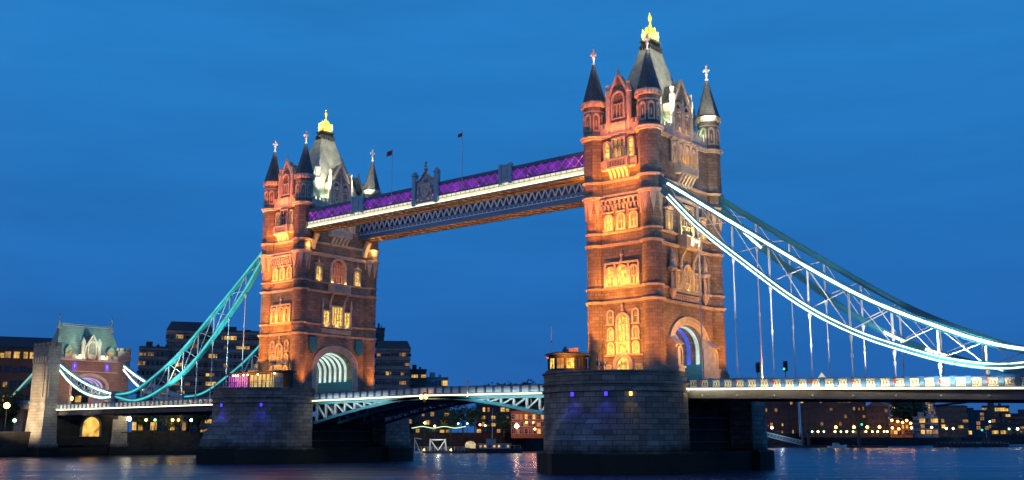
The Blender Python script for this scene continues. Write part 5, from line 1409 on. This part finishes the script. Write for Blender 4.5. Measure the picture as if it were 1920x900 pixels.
# pontoons, gangway, boats
def placed(name,label,cat,u,d,rz,z=WATER_Z):
    x,y = ground(u,d,845); return thing(name,label,cat,(x,y,z),rz)
AL = YAW  # square to the line of sight
pn = placed('pontoon','long floating pontoon with railings between farther pier and barge','pontoon',822,322,AL)
m = MB(); m.box(-8,8,-2,2,-0.5,0.75); m.build('float', HULL, pn)
m = MB()
for k in range(17): m.bar((-8+k,-1.9,0.75),(-8+k,-1.9,1.85),0.06)
m.bar((-8,-1.9,1.85),(8,-1.9,1.85),0.07); m.bar((-8,-1.9,1.3),(8,-1.9,1.3),0.05); m.build('railing', WHITE, pn)
m = MB()
for x in (-2.6,2.4):
    for y in (-1,1): m.bar((x,y,0.75),(x*0.9-0.15,y,4.1),0.28)
    m.bar((x*0.9-0.15,-1,4.1),(x*0.9-0.15,1,4.1),0.3)
for y in (-1,1): m.bar((-2.6,y,4.0),(2.2,y,4.0),0.28); m.bar((-2.4,y,3.9),(-0.1,y,0.8),0.16); m.bar((2.0,y,3.9),(-0.1,y,0.8),0.16)
m.build('gangway_frame', WHITE, pn)
for x in (-4.2,3.9):
    m = MB(); m.ball((x,-2.1,1.0),0.22,8,5); m.build('deck_lamp', LAMPY, pn)
lh = placed('portal_frame','white steel portal standing close to the right side of the farther pier','frame',783,320,AL)
m = MB(); m.bar((-0.9,0,0),(-0.9,0,4.6),0.25); m.bar((0.7,0,0.4),(-0.7,0,3.8),0.25); m.bar((-1.0,0,4.6),(1.1,0,4.2),0.3); m.box(-1.3,1.3,-0.8,0.8,-0.4,0.7); m.build('portal', WHITE, lh)
light('POINT','pontoon_glow',tuple(ground(822,318,845))+(-10.0,),None,450,(1,0.95,0.8),None,0.4)
gr = placed('light_string','green white string of lights along the quay under the bascule','light string',822,334,AL,-9.0)
m = MB()
for k in range(20):
    x0,x1 = -8.5+k*0.85,-8.5+(k+1)*0.85; f = lambda x: 2.6+0.25*sin(x*0.9); m.bar((x0,0,f(x0)),(x1,0,f(x1)),0.2,0.2)
m.build('light_tube', mat_emit("green_white_tube",(0.75,1.0,0.5),1.6), gr)
m = MB()
for k in range(6): m.bar((-8+k*3.2,0,-0.3),(-8+k*3.2,0,2.45),0.1)
m.build('support_post', DARK, gr)
def barge(label,u,d,Ln,lit,seed,mastz=0):
    b_ = placed('moored_barge',label,'barge',u,d,AL)
    m = MB(); rings = []
    for i in range(13):
        t = i/12*2-1; w = 2.3*(1-abs(t)**5*0.75); x = t*Ln/2; zt = 1.35+0.5*abs(t)**4
        rings.append([(x,-w*0.8,-0.6),(x,w*0.8,-0.6),(x,w,zt),(x,-w,zt)])
    m.loft(rings); m.build('hull', HULL, b_)
    m = MB(); m.box(-Ln*0.22,Ln*0.30,-1.5,1.5,1.2,2.7); m.box(-Ln*0.24,Ln*0.32,-1.65,1.65,2.7,2.85); m.box(-Ln*0.1,Ln*0.06,-1.1,1.1,2.85,4.2); m.box(-Ln*0.11,Ln*0.07,-1.25,1.25,4.2,4.32); cb = m.build('cabin', CONCL if lit else CONCD, b_)
    for k in range(7):
        x = -Ln*0.19+k*Ln*0.075; m = MB(); m.box(x-0.3,x+0.3,-1.57,-1.52,1.75,2.4); m.build('cabin_window', CITYLIT if (k*7+seed)%3 and lit else GLASSD, cb)
    m = MB()
    for k in range(11): x = -Ln*0.46+k*Ln*0.092; m.bar((x,-1.75,1.4),(x,-1.75,2.3),0.05)
    m.bar((-Ln*0.46,-1.75,2.3),(Ln*0.46,-1.75,2.3),0.05); m.build('guard_rail', WHITE, b_)
    if mastz:
        m = MB(); m.tube((Ln*0.0,0,4.2),(Ln*0.0,0,mastz),0.1,0.05,6); m.bar((-1.2,0,mastz*0.72),(1.2,0,mastz*0.72),0.08); m.build('mast', WHITE, b_)
    if lit:
        m = MB(); m.lathe(-Ln*0.36,0,[(1.6,1.4),(1.6,2.6),(1.2,3.3),(0.2,3.6)],10); m.build('deck_tent', mat_emit("glowing_awning",(1.0,0.8,0.4),0.55,var=0.4,scale=0.7), b_)
    return b_
barge('dark moored barge with a glowing awning and lit cabin windows under the bascule span',923,323,18.5,True,1,13.5)
barge('low dark barge moored at the right bank, left one by the terraced flats',1796,528,22,False,2)
barge('dark workboat moored at the right bank, right one by the terraced flats',1852,545,20,False,3,9)
bt = placed('motor_launch','small white cabin boat beside the pontoon below the long warehouse','boat',1570,482,AL)
m = MB(); m.loft([[(x,-w,-0.3),(x,w,-0.3),(x,w*1.2,z),(x,-w*1.2,z)] for x,w,z in ((-4,1.0,0.8),(-2,1.3,0.8),(1,1.2,0.9),(3.2,0.6,1.2),(4.2,0.05,1.4))]); m.build('hull', WHITE, bt)
m = MB(); m.loft([[(-1.8,-1,0.85),(1.4,-1,0.85),(1.4,1,0.85),(-1.8,1,0.85)],[(-1.6,-0.85,2.1),(0.6,-0.85,2.1),(0.6,0.85,2.1),(-1.6,0.85,2.1)]]); m.build('cabin', CONCL, bt)
lp = placed('landing_pontoon','low dark landing pontoon at the foot of the white gangway','pontoon',1560,488,AL)
m = MB(); m.box(-32,24,-2.5,2.5,-0.4,0.9); m.build('float', HULL, lp)
gw = placed('gangway','white lattice gangway sloping down to the landing pontoon by the nearer pier','gangway',1470,488,AL)
m = MB()
for y in (-1,1):
    m.bar((-9.5,y,5.3),(9,y,0.9),0.22); m.bar((-9.5,y,7.2),(9,y,2.8),0.22)
    for k in range(13):
        f = lambda x: 5.3-(x+9.5)*4.4/18.5
        x0 = -9.5+k*18.5/13; x1 = x0+18.5/13; m.bar((x0,y,f(x0)),(x1,y,f(x1)+1.9),0.14); m.bar((x0,y,f(x0)+1.9),(x1,y,f(x1)),0.14)
m.add([(-9.5,-1,5.25),(9,-1,0.85),(9,1,0.85),(-9.5,1,5.25)],[(0,1,2,3)]); m.build('truss', PALEBLUE, gw)
light('POINT','gangway_glow',(*ground(1466,482,830),-7.0),None,900,(0.75,0.9,1.0),None,0.4)
for u,h,lb in ((1507,8,'dark mooring pile at the lower end of the gangway, left of two'),(1517,6.5,'dark mooring pile at the lower end of the gangway, right of two'),(1612,9,'dark mooring pile in front of the right part of the long warehouse')):
    p_ = placed('mooring_pile',lb,'mooring pile',u,484,0); m = MB(); m.lathe(0,0,[(0.75,-1),(0.75,h-0.6),(0.55,h-0.3),(0.2,h)],10); m.build('pile', HULL, p_)
wp = placed('flag_mast','tall thin white mast standing left of the long warehouse','mast',1501,500,0,GZ); m = MB(); m.tube((0,0,0),(0,0,15),0.18,0.1,6); m.ball((0,0,15.1),0.2,6,4); m.build('pole', WHITE, wp)
